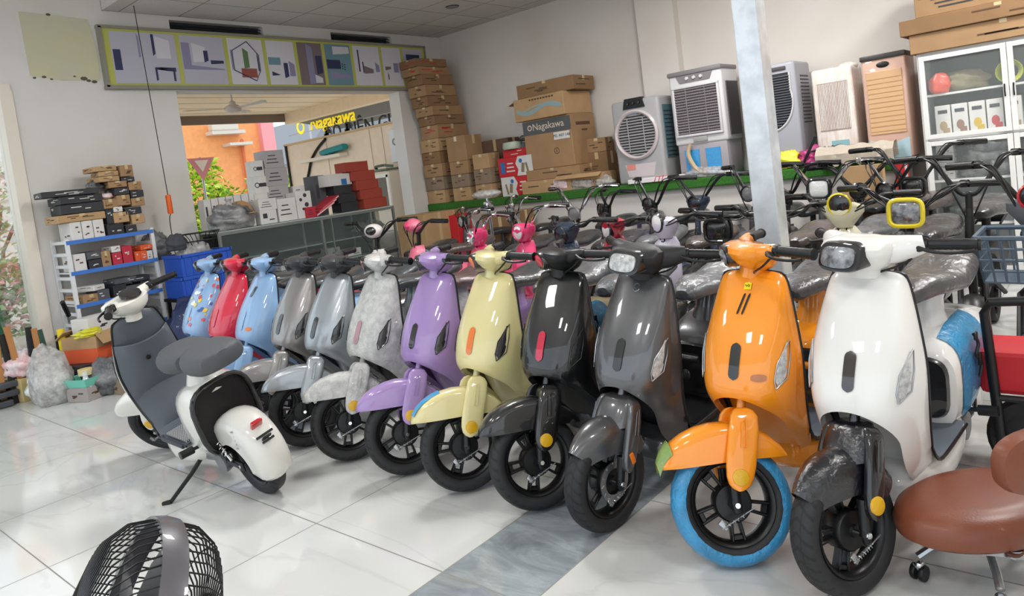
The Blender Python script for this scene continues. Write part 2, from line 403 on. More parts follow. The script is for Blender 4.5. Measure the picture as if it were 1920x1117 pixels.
# ceiling fan
fn = thing('ceiling_fan', 'white ceiling fan hanging from the cream veranda ceiling beyond the opening', 'ceiling fan', (-9.5, 5.3, 2.78))
FW = mat('fan_white', '#cfc6c4', .4)
b = MB(); b.tube([(0, 0, .05), (0, 0, .42)], .013); b.lathe([(.013, .12), (.045, .1), (.05, .04)]); b.lathe([(.02, .42), (.05, .4), (.05, .36), (.013, .33)]); b.build('rod', FW, fn)
b = MB(); b.lathe([(0, .06), (.07, .055), (.11, .03), (.115, -.01), (.09, -.04), (.04, -.055), (0, -.06)]); b.build('motor', FW, fn)
for k in range(3):
    b = MB(); b.prism([(.1, -.03, .01), (.62, -.055, .022), (.66, 0, .015), (.62, .05, 0), (.1, .03, 0)], (0, 0, .006)); b.build('blade', FW, fn, rot=(0, 0, R(12+120*k)))
# cream partition wall of the neighbouring booth
BOOTH = mat('booth_board', '#f6e4cf', .7, var=.03)
bt = thing('booth_partition', 'cream board booth wall with a black edge post and shelf, standing outside beyond the opening', 'partition wall', (-9.7, 7.2, 0))
b = MB(); b.box((.05, .02, 1.18), (3.3, .05, 2.36)); b.build('board', BOOTH, bt, smooth=False)
b = MB(); b.box((.05, 0, 2.375), (3.34, .09, .03)); b.build('top_rail', mat('booth_rail', '#d9b98e', .6), bt, smooth=False)
b = MB(); b.box((-1.58, -.03, 1.2), (.03, .03, 2.34)); b.build('edge_post', BLK, bt, smooth=False)
b = MB()
for x in (-.4, .75, 1.05): b.box((x, -.008, 1.2), (.008, .01, 2.3))
b.build('board_joint', mat('booth_joint', '#cdb9a0', .8), bt, smooth=False)
b = MB(); b.box((-.45, -.1, 2.03), (1.2, .16, .05)); b.build('shelf', mat('shelf_cream', '#f0e8da', .5), bt, smooth=False)
b = MB(); b.tube([(-.38, -.03, 2.34), (-.62, -.03, 2.22), (-.85, -.03, 2.05), (-.98, -.03, 1.85), (-1.05, -.03, 1.74)], .022, sm=4); b.build('hose', BLK, bt)
b = MB(); b.box((1.35, -.02, 2.02), (.26, .03, .5), bev=.01); b.build('white_panel', mat('panel_white', '#e9eef2', .4), bt, smooth=False)
b = MB(); b.lathe([(.03, 0), (.05, .004), (.055, 0)], T(1.35, -.04, 2.08) @ RX(PI/2)); b.build('panel_emblem', GBOX, bt)
tw = MB(); tw.box((0, 0, .07), (.62, .13, .1), RY(-.06), bev=.04); tw.box((-.2, .0, .05), (.3, .14, .08), bev=.03)
o = tw.build('teal_case', mat('teal_plastic', '#1d8f96', .4), loc=(-9.75, 7.08, 2.06)); tag(o, 'teal plastic case lying on the booth shelf beyond the opening', 'case')
# two small cabinets against the booth wall and a tray on them
for i, (x, wd, lab, gl) in enumerate(((-8.95, .42, 'cream cabinet door panel left of the black gap, beyond the opening', 0), (-8.36, .36, 'cream framed glass cabinet right of the black gap, beyond the opening', 1))):
    c = thing('booth_cabinet', lab, 'cabinet', (x, 6.98, 0)); b = MB()
    b.box((0, 0, .82), (wd, .3, 1.64)); b.build('body', mat('cab_cream', '#eee4d4', .5), c, smooth=False)
    b = MB(); zc = 1.35
    for dx, dz, sx, sz in ((-wd/2+.03, 0, .05, .5), (wd/2-.03, 0, .05, .5), (0, .24, wd-.02, .05), (0, -.24, wd-.02, .05)): b.box((dx, -.16, zc+dz), (sx, .03, sz))
    b.build('door_frame', mat('white_frame', '#f4f0ea', .4), c, smooth=False)
    b = MB(); b.box((0, -.155, zc), (wd-.1, .01, .45)); b.build('door_pane', mat('cab_pane', '#6f6a60', .15) if gl else mat('cab_inset', '#ddd3c0', .6), c, smooth=False)
b = MB(); b.box((0, 0, .02), (.5, .28, .03), bev=.01); b.tube([(-.2, .05, .05), (-.1, -.05, .08), (0, .05, .09), (.12, -.04, .08), (.2, .04, .06)], .02, sm=3)
tag(b.build('tool_tray', mat('tray_green', '#6d8073', .5), loc=(-8.45, 6.95, 1.66)), 'grey-green tray of parts on the booth cabinets beyond the opening', 'tray')

# text helper: mesh letters
def letters(txt, size, m, name, ext=.004, parent=None, mw=None, align='CENTER', shear=0, sx=1):
    cu = bpy.data.curves.new('t', 'FONT'); cu.body = txt; cu.size = size; cu.extrude = ext; cu.align_x = align; cu.align_y = 'CENTER'; cu.resolution_u = 2; cu.shear = shear
    o = bpy.data.objects.new('t', cu); COL.objects.link(o); bpy.context.view_layer.update()
    me = bpy.data.meshes.new_from_object(o); bpy.data.objects.remove(o); me.materials.clear(); me.materials.append(m)
    if sx != 1: me.transform(M.Diagonal((sx, 1, 1, 1)))
    o = bpy.data.objects.new(name, me); COL.objects.link(o)
    if parent: o.parent = parent
    if mw is not None: o.matrix_local = mw
    return o
SIGNY = 9.0
sg = thing('shop_sign', 'yellow and dark lettering of the roadside shop sign above the booth wall', 'sign', (-12.2, SIGNY, 2.95))
b = MB(); b.box((0, .02, -.14), (3.6, .015, .012)); b.box((0, .02, -.42), (3.6, .015, .012)); b.build('sign_wire', STEEL, sg, smooth=False)
letters('Nagakawa', .38, mat('sign_yellow', '#ffe21e', .5, emit='#ffe21e', es=.5), 'brand_lettering', .01, sg, T(-.15, 0, -.02) @ RX(PI/2), shear=.15)
letters('\u0110\u1ed2 \u0110I\u1ec6N GIA', .40, mat('sign_dark', '#30343a', .6), 'lower_lettering', .01, sg, T(.75, 0, -.31) @ RX(PI/2))
b = MB(); b.lathe([(.09, 0), (.12, .01), (.15, 0)], T(-1.28, 0, -.02) @ RX(PI/2), 12); b.build('logo_ring', mat('sign_yellow', ''), sg)
# orange building, its pink pier and downpipe
ob = thing('orange_building', 'orange rendered building across the yard, seen through the opening', 'building', (-20, 8, 0))
b = MB(); b.box((0, 0, 3.2), (.4, 7.6, 6.4)); b.build('wall', mat('orange_render', '#f8a86c', .85, var=.05), ob, smooth=False)
b = MB(); b.box((.24, 3.95, 3.2), (.3, .42, 6.4)); b.build('pink_pier', mat('pink_render', '#f2a3a8', .85), ob, smooth=False)
b = MB(); b.tube([(.3, 3.1, 0), (.3, 3.1, 3.2), (.5, 3.0, 3.3)], .05); b.build('downpipe', mat('pipe_orange', '#d97648', .6), ob)
b = MB(); b.box((.35, 2.6, 3.55), (.5, 1.0, .1)); b.box((.4, 2.9, 3.2), (.5, .7, .08)); b.box((.5, 2.5, 3.7), (.25, .8, .2), bev=.03); b.build('wall_lamp_bracket', mat('bracket_white', '#dcd3c8', .5), ob, smooth=False)
rf = thing('grey_roof_house', 'distant house with a grey gable roof against the sky', 'house', (-30, 21.5, 0))
b = MB(); b.box((0, 0, 1.5), (5, 6, 3)); b.build('wall', mat('far_wall', '#c9c4bc', .9), rf, smooth=False)
b = MB(); b.prism([(2.6, -3.4, 3), (2.6, -1.5, 5.1), (2.6, 4.0, 4.7), (2.6, 4.4, 3)], (-5.2, 0, 0)); b.build('roof', mat('roof_slate', '#8b8f94', .8), rf, smooth=False)
b = MB(); b.tube([(0, 0, 0), (0, 0, 6)], .04); b.build('lamp_pole', STEEL, loc=(-26, 17.8, 0)).select_set(False)
tag(bpy.data.objects['lamp_pole'], 'thin grey pole standing before the grey roofed house', 'pole')
# bushes in the yard: leaf clusters on stems
def bush(x, y, z0, h, w_, cols, label, n=340, ls=.16, group=None, seed=0):
    rnd = random.Random(seed); t_ = thing('leafy_bush', label, 'bush', (x, y, 0), group=group); b = MB()
    for k in range(n):
        a = rnd.random()*2*PI; u = rnd.random()**.5; zz = rnd.random(); rr = w_*.5*u*math.sin(PI*(.15+.8*zz))**.5
        c = V((math.cos(a)*rr*.7, math.sin(a)*rr, z0+h*zz)); q = (RZ(rnd.random()*6.3) @ RX(rnd.uniform(-.9, .9)) @ RY(rnd.uniform(-.9, .9)))
        b.mi = rnd.randrange(len(cols)); s_ = ls*rnd.uniform(.6, 1.3)
        b._f([b.bm.verts.new(c+(q @ V(p))) for p in ((0, 0, 0), (s_*.5, s_*.28, .02), (s_, 0, 0), (s_*.5, -s_*.28, .02))])
    b.build('foliage', cols, t_, smooth=False, norm=False)
    b = MB()
    for k in range(5):
        a = k*1.26; b.tube([(0, 0, 0), (.1*math.cos(a), .15*math.sin(a), z0+h*.3), (w_*.2*math.cos(a), w_*.25*math.sin(a), z0+h*.7)], .03, 5)
    b.build('stem', mat('bark', '#6f5a44', .9), t_)
LEAF = [mat('leaf_lime', '#b6dc3a', .6), mat('leaf_green', '#6fa636', .6), mat('leaf_yellow', '#e3ee68', .6)]
LEAF2 = [mat('leaf_pale', '#a9c78f', .6), mat('leaf_mid', '#7fa870', .6), mat('leaf_pink', '#e8a8b4', .6)]
bush(-17, 8.3, .3, 2.3, 1.9, LEAF, 'bright lime bush before the orange wall, left in the opening', 1500, .2, seed=1)
bush(-16.6, 9.9, .3, 1.9, 1.7, LEAF, 'bright lime bush before the orange wall, right in the opening', 1200, .2, seed=2)
for i, (x, y, z0, h, w_) in enumerate(((-11.5, 2.6, .1, 1.0, 1.6), (-12.5, 1.2, .1, 1.9, 1.8), (-14, 3.3, .6, 1.9, 2.2), (-11.3, -.3, .1, 1.2, 1.8))):
    bush(x, y, z0, h, w_, LEAF2, ('low pale green shrub outside the glass front, lowest of them', 'flowering shrub with pink blooms behind the low shrub outside the glass', 'taller pale green shrub farthest beyond the glass front', 'pale shrub outside the glass front, just beyond the frame')[i], 800, .13, seed=5+i)
b = MB(); b.box((0, 0, 2.4), (.3, 9, 4.8)); b.box((.2, 0, 2.2), (.1, 9, .12)); tag(b.build('pale_facade', mat('pale_facade', '#e9ebe6', .8, var=.04), loc=(-17.5, .5, 0), smooth=False), 'pale house front across the yard, seen through the glass at far left', 'building')
# road sign
rs = thing('give_way_sign', 'faded pink inverted triangle road sign in the yard beyond the opening', 'road sign', (-13.6, 6.76, 0))
def tri(s): return [(.0, -s, .5*s), (.0, s, .5*s), (.0, 0, -1.15*s)]
b = MB(); b.prism([V(p)+V((0, 0, 2.3)) for p in tri(.27)], (.015, 0, 0)); b.build('red_border', mat('sign_pink', '#d98d93', .5), rs, smooth=False)
b = MB(); b.prism([V(p)+V((.018, 0, 2.32)) for p in tri(.14)], (.004, 0, 0)); b.build('white_face', mat('sign_face', '#e8dcd0', .5), rs, smooth=False)
b = MB(); b.tube([(-.02, 0, 0), (-.02, 0, 2.45)], .025); b.build('post', STEEL, rs)
# ================================================================ scooters
# local frame: origin = front tyre contact, +x forward, +y left, z up
WB = 1.15; WR = .2
TW = [(.18, .105), (.25, .125), (.32, .145), (.40, .158), (.48, .166), (.54, .171), (.60, .174), (.66, .173), (.72, .165), (.80, .150), (.87, .134), (.90, .126), (.92, .118), (.933, .104), (.941, .084), (.945, .055)]
TF = [(.18, -.44), (.25, -.375), (.32, -.30), (.40, -.212), (.48, -.128), (.54, -.094), (.60, -.104), (.66, -.127), (.72, -.158), (.80, -.208), (.87, -.258), (.92, -.295), (.946, -.32)]
TE = [(.18, -.50), (.25, -.46), (.32, -.405), (.40, -.355), (.48, -.325), (.54, -.31), (.60, -.30), (.66, -.298), (.72, -.302), (.80, -.315), (.87, -.328), (.92, -.336), (.946, -.34)]
YE_ = .76
TFA = TF; TFB = [(.15, -.30), (.18, -.27), (.25, -.222), (.32, -.180), (.40, -.140), (.48, -.108)]+TF[5:]; VAR = {'f': TFA}
def SY(y, z):
    w = sinterp(TW, z); return math.copysign(2/PI*math.asin(min(1, (abs(y)/w)**(1/YE_))), y)
def SP(s, z, off=0):
    w, f, e = sinterp(TW, z), sinterp(VAR['f'], z), sinterp(TE, z)
    a = abs(s)*PI/2; y = math.copysign(w*math.sin(a)**YE_, s) if s else 0
    p = V((f+(e-f)*(1-math.cos(a))**1.12, y, z))
    if off:
        d = .004; px = SP(min(1, s+d), z)-SP(max(-1, s-d), z); pz = SP(s, z+d)-SP(s, z-d)
        n = px.cross(pz).normalized(); n = -n if n.x < 0 and abs(s) < .9 else n
        p = p+n*off
    return p
ZM, MW = .534, .122
def s_mouth(z):
    if z >= ZM: return 0
    my = MW*max(0, 1-((z-.42)/(ZM-.42))**2)**.45 if z > .42 else MW-(.42-z)*.08
    return SY(my, z)
ZR = [.946, .942, .936, .93, .92, .905, .89, .87, .845, .82, .79, .76, .73, .70, .67, .64, .61, .58, .56, .545, .5345, .533, .530, .526, .52, .511, .50, .487, .47, .45, .43, .405, .38, .355, .32, .285, .25, .215, .18]
def me_shield(v='A'):
    b = MB(); VAR['f'] = TFB if v == 'B' else TFA
    for sg in (1, -1):
        rows = []
        for z in ZR:
            m = s_mouth(z); rows.append([SP(sg*(m+(1-m)*t/16), z) for t in range(17)])
        b.grid(rows)
    # rolled lip of the wheel opening
    bmesh.ops.remove_doubles(b.bm, verts=b.bm.verts[:], dist=1e-5)
    for sg in (1, -1):
        L = []
        for z in [z for z in ZR if z <= .534]:
            p = SP(sg*s_mouth(z), z); L.append(p)
        r0 = L; r1 = [p+V((-.03, -sg*.004, .006)) for p in L]; b.grid([r0, r1])
    me = b.mesh('front_shield', [None]); return me
def patch(b, z0, z1, wfun, off=.003, nz_=14, nx=6, s0=0):
    rows = []
    for i in range(nz_+1):
        t = i/nz_; z = z0+(z1-z0)*t; c = s0(t) if callable(s0) else s0; h = max(.002, wfun(t))
        rows.append([SP(SY(c-h+2*h*j/nx, z), z, off) for j in range(nx+1)])
    b.grid(rows)
def capsule(t, h, k):   # half width profile of a capsule; k = end cap fraction
    if t < k: return h*math.sqrt(max(0, 1-((k-t)/k)**2))
    if t > 1-k: return h*math.sqrt(max(0, 1-((t-1+k)/k)**2))
    return h
def wheel_meshes():
    b = MB(); prof = []
    for k in range(17):
        a = PI*1.25 - 2*PI*k/17*0  # placeholder
    n = 18
    for k in range(n):
        a = 2*PI*k/n; ca, sa = math.cos(a), math.sin(a)
        r = .168+.032*math.copysign(abs(sa)**.8, sa); h = .043*math.copysign(abs(ca)**.75, ca)
        prof.append((r, h))
    b.lathe(prof, RX(PI/2), 56, closed=True)
    ty = b
    c = MB()
    c.lathe([(.135, .034), (.141, .036), (.144, .03), (.137, .024), (.130, .012), (.128, 0), (.130, -.012), (.137, -.024), (.144, -.03), (.141, -.036), (.135, -.034), (.126, -.026), (.121, 0), (.126, .026)], RX(PI/2), 48, closed=True)
    for k in range(5):
        for d in (-.16, .16):
            a0 = 2*PI*k/5+.3; p0 = V((math.cos(a0+d*1.6)*.05, 0, math.sin(a0+d*1.6)*.05)); p1 = V((math.cos(a0+d)*.126, 0, math.sin(a0+d)*.126))
            mid = (p0+p1)/2; L = (p1-p0).length; ang = math.atan2(p1.z-p0.z, p1.x-p0.x)
            c.box(mid, (L, .03, .0105), RY(-ang), bev=.003, seg=1)
        a0 = 2*PI*k/5+.3; c.box((math.cos(a0)*.112, 0, math.sin(a0)*.112), (.018, .024, .04), RY(-a0), bev=.003, seg=1)
    h = MB(); h.lathe([(0, .045), (.018, .045), (.02, .036), (.058, .034), (.064, .026), (.064, -.026), (.058, -.034), (.02, -.036), (.018, -.045), (0, -.045)], RX(PI/2), 28)
    for k in range(8): h.box((math.cos(k*PI/4)*.045, -.036, math.sin(k*PI/4)*.045), (.012, .006, .012), RY(-k*PI/4))
    x = MB()
    for s in (1, -1): x.lathe([(0, .014), (.009, .014), (.011, .01), (.011, 0)], T(0, s*.08, 0) @ RX(-s*PI/2), 8)
    x.tube([(0, -.085, 0), (0, .085, 0)], .006, 8)
    return ty.mesh('tyre', RUB), c, h.mesh('hub', BLK), x.mesh('axle_nut', CHR)
def tyremat():
    m, nt, b = nodes_mat('tyre_rubber', .6); n = nt.nodes; l = nt.links; b.inputs['Base Color'].default_value = (*lin('#212123'), 1)
    def mth(op, a, v=None):
        q = n.new('ShaderNodeMath'); q.operation = op
        for i, x in enumerate((a, v)):
            if x is None: continue
            if isinstance(x, (int, float)): q.inputs[i].default_value = x
            else: l.new(x, q.inputs[i])
        return q.outputs[0]
    tc = n.new('ShaderNodeTexCoord'); sp = n.new('ShaderNodeSeparateXYZ'); l.new(tc.outputs['Object'], sp.inputs[0])
    x, y, z = sp.outputs; ang = mth('ARCTAN2', z, x); r = mth('SQRT', mth('ADD', mth('MULTIPLY', x, x), mth('MULTIPLY', z, z)))
    w_ = mth('SINE', mth('ADD', mth('MULTIPLY', ang, 30), mth('MULTIPLY', mth('ABSOLUTE', y), 130)))
    g = mth('MULTIPLY', mth('GREATER_THAN', w_, .62), mth('GREATER_THAN', r, .178))
    w2 = mth('LESS_THAN', mth('ABSOLUTE', mth('SUBTRACT', mth('ABSOLUTE', y), .014)), .0022); g = mth('MAXIMUM', g, mth('MULTIPLY', w2, mth('GREATER_THAN', r, .19)))
    bp = n.new('ShaderNodeBump'); bp.inputs['Strength'].default_value = 1; bp.inputs['Distance'].default_value = .006; bp.invert = True
    l.new(g, bp.inputs['Height']); l.new(bp.outputs[0], b.inputs['Normal'])
    mx = n.new('ShaderNodeMix'); mx.data_type = 'RGBA'; l.new(g, mx.inputs[0]); mx.inputs[6].default_value = (*lin('#232325'), 1); mx.inputs[7].default_value = (*lin('#121213'), 1)
    l.new(mx.outputs[2], b.inputs['Base Color']); return m
TYRE = tyremat()
ME_TY, _c, ME_HUB, ME_NUT = wheel_meshes(); ME_TY.materials[0] = TYRE
ME_RIM = _c.mesh('rim', mat('rim_black', '#131314', .35))
BLUEW = film('blue_wrap', '#1f86b8', .8, 30, .35)
def wrap_ring():
    b = MB(); prof = []
    for k in range(15):
        a = R(-14)+R(208)*k/14; prof.append((.170+.036*math.sin(a), .0475*math.cos(a)))
    b.lathe(prof, RX(PI/2), 72); 
    for v in b.bm.verts:
        a = math.atan2(v.co.z, v.co.x); v.co *= 1+.004*math.sin(a*40)+.003*math.sin(a*17+v.co.y*90)
    return b.mesh('tyre_wrap', BLUEW)
ME_WRAP = wrap_ring()
def brake_disc():
    b = MB(); b.lathe([(.05, .002), (.078, .002), (.078, -.002), (.05, -.002)], RX(PI/2), 36, closed=True)
    for k in range(12): b.box((math.cos(k*PI/6)*.065, .003, math.sin(k*PI/6)*.065), (.014, .002, .006), RY(-k*PI/6+.5))
    return b.mesh('brake_disc', STEEL)
ME_DISC = brake_disc()
def wheel(root, name, x, spin, wrap=False, disc=False, m0=None, chrome_rim=False):
    m_ = (m0 or M.Identity(4)) @ T(x, 0, WR)
    w = inst(name, ME_TY, root, m_); R_ = RY(spin)
    r = inst('rim', ME_RIM, w, R_); inst('hub', ME_HUB, w, R_); nn = inst('axle_nut', ME_NUT, w); nn['label'] = 'chrome axle nut'
    if wrap: q = inst('tyre_wrap', ME_WRAP, w); q['label'] = 'blue plastic film wound round the tyre'
    if disc: inst('brake_disc', ME_DISC, w, T(0, .046, 0))
    if chrome_rim:
        b = MB(); b.lathe([(.124, .036), (.128, .044), (.143, .045), (.146, .038)], RX(PI/2), 48, closed=True); b.build('rim_band', mat('rim_silver', '#d5d7d9', .3, .5), w)
    return w
AX0, AX1 = V((.015, 0, .195)), V((-.352, 0, 1.0))
def steer(a):
    ax = (AX1-AX0).normalized(); return T(*AX0) @ Quaternion(ax, a).to_matrix().to_4x4() @ T(*-AX0)
def fender_A(b):     # peaked saddle fender: upright cheeks, rounded crown, flat lower edge
    X = [(.212, .368, .012, .364), (.206, .382, .026, .362), (.195, .400, .040, .359), (.175, .420, .052, .356), (.145, .440, .061, .352), (.10, .458, .067, .347), (.05, .468, .070, .342), (0, .470, .072, .337), (-.05, .463, .072, .331), (-.10, .447, .071, .325), (-.14, .425, .068, .318), (-.18, .392, .064, .311), (-.21, .352, .056, .306), (-.222, .322, .048, .303)]
    rows = []
    for x, zt, w_, zb in X:
        r = []; cr = min(.04, (zt-zb)*.6); z1 = zt-cr
        for k in range(21):
            t = -1+2*k/20
            if abs(t) > .55: q = (abs(t)-.55)/.45; r.append(V((x, math.copysign(w_+.002*math.sin(q*PI), t), z1+(zb-z1)*q)))
            else: q = t/.55*PI/2; r.append(V((x, math.copysign(w_*abs(math.sin(q))**.8, q), z1+cr*math.cos(q)**.8)))
        rows.append(r)
    b.grid(rows)
    b.grid([[p+V((0, -math.copysign(.005, p.y) if abs(p.y) > .01 else 0, -.005 if p.z > 0.36 else 0)) for p in r] for r in rows])
def fender_B(b):     # rounded hugger following the wheel
    rows = []
    for k in range(15):
        a = R(43+106*k/14); rr = .238+.006*math.sin(k/14*PI)
        w_ = .022+.053*math.sin(min(1, (k+1)/7)*PI/2); row = []
        for j in range(15):
            t = -1+2*j/14; q = t*PI/2*1.15
            rad = rr-.075*(1-math.cos(q))-(max(0, abs(t)-.75)*.12*math.sin(k/14*PI)); row.append(V((math.cos(a)*rad, w_*math.sin(max(-PI/2, min(PI/2, q))), WR+math.sin(a)*rad)))
        rows.append(row)
    b.grid(rows); b.grid([[p+V((0, 0, -.004)) if 0 else p*1.0+V((-(p.x)*.015, 0, -.004)) for p in r] for r in rows])
    b.loft([[V((x+.05*math.cos(a)*k1, .074*k1*math.copysign(abs(math.sin(a))**.6, math.sin(a)), z)) for a in [2*PI*i/24 for i in range(24)]] for z, x, k1 in ((.40, -.07, 1.1), (.44, -.09, 1.1), (.475, -.11, 1.0), (.49, -.12, .9), (.497, -.122, .7))])
def fork_cover(b, style):
    for s in (1, -1):
        # broad leg cover, tapering to a rounded foot around the reflector
        C = [(-.122, .492, .018, .05), (-.12, .485, .032, .066), (-.114, .467, .044, .077), (-.095, .42, .048, .086), (-.068, .36, .048, .092), (-.048, .315, .047, .096), (-.035, .285, .043, .097), (-.026, .262, .034, .097), (-.021, .25, .022, .097), (-.019, .244, .008, .097)]
        rings = []
        for x, z, hw, y in C:
            th = .017
            if style == 'B': hw *= .68
            rings.append([V((x+hw*math.copysign(abs(math.cos(a))**.55, math.cos(a)), s*(y+th*math.copysign(abs(math.sin(a))**.6, math.sin(a))), z+.3*hw*math.cos(a))) for a in [2*PI*i/24 for i in range(24)]])
        b.loft(rings)
        b.tube([(-.112, s*.105, .46), (-.096, s*.107, .455), (-.066, s*.113, .375), (-.082, s*.113, .37), (-.112, s*.105, .46)], .0022, 5)
    b.loft([[V((x+.036*math.cos(a)*q, .066*q*math.copysign(abs(math.sin(a))**.7, math.sin(a)), z)) for a in [2*PI*i/20 for i in range(20)]] for z, x, q in ((.42, -.11, 1.1), (.45, -.118, 1.05), (.475, -.124, .95), (.488, -.127, .6))])
    b.tube([(-.128, 0, .48), (-.2, 0, .65)], .016, 10)
HEADP = {}
def head_mesh(b, style):
    if style == 'bowl':
        tab = [(.915, -.335, .045, .046), (.95, -.342, .045, .048), (.957, -.342, .055, .062), (.972, -.340, .076, .092), (.992, -.336, .092, .116), (1.012, -.334, .098, .128), (1.03, -.338, .092, .132), (1.04, -.344, .07, .12), (1.045, -.348, .035, .09)]
    else:
        tab = [(.925, -.335, .05, .055), (.95, -.335, .052, .06), (.97, -.325, .064, .09), (.99, -.315, .078, .11), (1.01, -.308, .086, .122), (1.03, -.306, .086, .126), (1.048, -.312, .076, .12), (1.06, -.322, .05, .09), (1.066, -.33, .02, .05)]
    rings = []
    for z, x, rx, ry in tab:
        rings.append([V((x+rx*math.copysign(abs(math.cos(a))**.8, math.cos(a)), ry*math.copysign(abs(math.sin(a))**.85, math.sin(a)), z+(.012 if style == 'bowl' else .0)*math.cos(a))) for a in [2*PI*i/32 for i in range(32)]])
    b.loft(rings)
    for s in (1, -1):
        L = [(-.335, s*.04, 1.015), (-.345, s*.10, 1.02), (-.36, s*.145, 1.03), (-.382, s*.178, 1.038)]
        b.tube(L, [.036, .034, .028, .022] if style == 'bowl' else [.05, .046, .038, .028], 14, sm=3)
def handlebar(root, m_, body, style, lens, dash=False, film_=False):
    b = MB(); head_mesh(b, style); h = b.build('handlebar', [body], root); h.matrix_local = m_
    b = MB()
    if style == 'bowl':      # tall rounded headlight set in the nose
        rings = []
        for k, (dx, q) in enumerate(((-.03, 1), (.004, 1), (.012, .9), (.014, .7))):
            rings.append([V((-.25+dx+.03*(math.sin(a)*.2), .062*q*math.cos(a), 1.005+.042*q*math.sin(a))) for a in [2*PI*i/24 for i in range(24)]])
        b.loft(rings); hl = b.build('headlight', [BLKG], h)
        b = MB(); b.loft([[V((-.25+dx+.03*(math.sin(a)*.2), .044*q*math.cos(a), 1.005+.028*q*math.sin(a))) for a in [2*PI*i/24 for i in range(24)]] for dx, q in ((.0, 1), (.016, 1), (.02, .8), (.022, .3))])
        b.build('lens', [lens], h)
    else:
        def rr(q, y, z, e=.55): return [(math.copysign(abs(math.cos(a))**e, math.cos(a))*y*q, math.copysign(abs(math.sin(a))**e, math.sin(a))*z*q) for a in [2*PI*i/36 for i in range(36)]]
        b.loft([[V((-.206+dx-abs(yy)*.12-zz*.35, yy, 1.008+zz)) for yy, zz in rr(q, .084, .048)] for dx, q in ((-.09, .9), (-.004, 1.0), (.004, .94), (.005, .82))])
        hl = b.build('headlight', [BLKG], h)
        b = MB(); b.loft([[V((-.204+dx-abs(yy)*.12-zz*.35, yy, 1.008+zz)) for yy, zz in rr(q, .064, .033)] for dx, q in ((-.0, 1), (.008, 1), (.011, .8), (.012, .4))])
        b.build('lens', [lens], h)
    for s in (1, -1):
        b = MB(); p0 = V((-.378, s*.175, 1.037)); p1 = V((-.462, s*.298, 1.034)); m2 = cyl_m(p0, p1); L = (p1-p0).length
        b.lathe([(.017, -.01), (.022, 0), (.022, .012), (.0175, .016)]+[(.0175+.0012*(k % 2), .02+k*.008) for k in range(12)]+[(.017, L-.006), (.02, L-.004), (.02, L+.004), (.0, L+.006)], m2, 14)
        g = b.build('grip', BLK, h)
        b = MB(); b.box(p0+V((-.0, -s*.012, 0)), (.042, .034, .04), bev=.008); b.box(p0+V((.02, 0, -.01)), (.03, .03, .02), bev=.006)
        dd = (p1-p0)*.95; b.tube([p0+V((.03, 0, -.005)), p0+dd*.3+V((.055, s*.02, -.014)), p0+dd*.7+V((.05, s*.02, -.018)), p0+dd+V((.04, s*.02, -.012))], [.007, .0055, .005, .006], 8, sm=3)
        b.build('brake_lever', BLK, h)
    b = MB()
    for s in (1, -1): b.tube([(-.38, s*.17, 1.03), (-.34, s*.14, .98), (-.33, s*.07, .95), (-.34, s*.02, .93)], .004, 6, sm=4)
    b.build('cable', BLK, h)
    if dash:
        b = MB(); b.loft([[V((-.385+.042*math.cos(a)*q, .07*math.sin(a)*q, 1.05+dz-.02*math.cos(a)*q*-1)) for a in [2*PI*i/24 for i in range(24)]] for dz, q in ((.0, 1), (.012, .97), (.014, .8))])
        b.build('display', BLKG, h)
    return h
def seat_mesh(b, kind, dz=0):
    if kind == 'saddle':
        tab = [(-.66, .80, .03, .02), (-.68, .812, .055, .035), (-.73, .825, .075, .042), (-.80, .835, .098, .046), (-.88, .832, .12, .047), (-.96, .822, .13, .047), (-1.04, .818, .132, .05), (-1.11, .836, .13, .056), (-1.19, .852, .126, .056), (-1.27, .855, .112, .052), (-1.33, .85, .085, .045), (-1.365, .842, .05, .03), (-1.375, .838, .02, .012)]
        parts = [tab]
    else:
        parts = [[(x0, z, .03, .03), (x0-.025, z+.012, .10, .055), (x0-.07, z+.02, .125, .066), (x0-.14, z+.02, .135, .07), (x0-.21, z+.015, .13, .066), (x0-.26, z+.01, .105, .055), (x0-.285, z, .035, .03)] for x0, z in ((-.70, .78), (-1.0, .80))]
    for tab in parts:
        rings = []
        for x, zt, hw, th in tab:
            zc = zt-th
            rings.append([V((x, hw*math.copysign(abs(math.cos(a))**.75, math.cos(a)), zc+dz+(th if math.sin(a) > 0 else th*.8)*math.copysign(abs(math.sin(a))**.8, math.sin(a)))) for a in [2*PI*i/24 for i in range(24)]])
        b.loft(rings)
ME_SH = {'B': me_shield('B'), 'A': me_shield('A')}
def ring_yz(x, z0, z1, hw, n=24, e=.6, fx=0):
    zc = (z0+z1)/2; hh = (z1-z0)/2
    return [V((x, hw*math.copysign(abs(math.cos(a))**e, math.cos(a)), zc+hh*math.copysign(abs(math.sin(a))**e, math.sin(a)))) for a in [2*PI*i/n for i in range(n)]]
SEATW = film('seat_in_film', '#3a3839', .55, 16, .5)
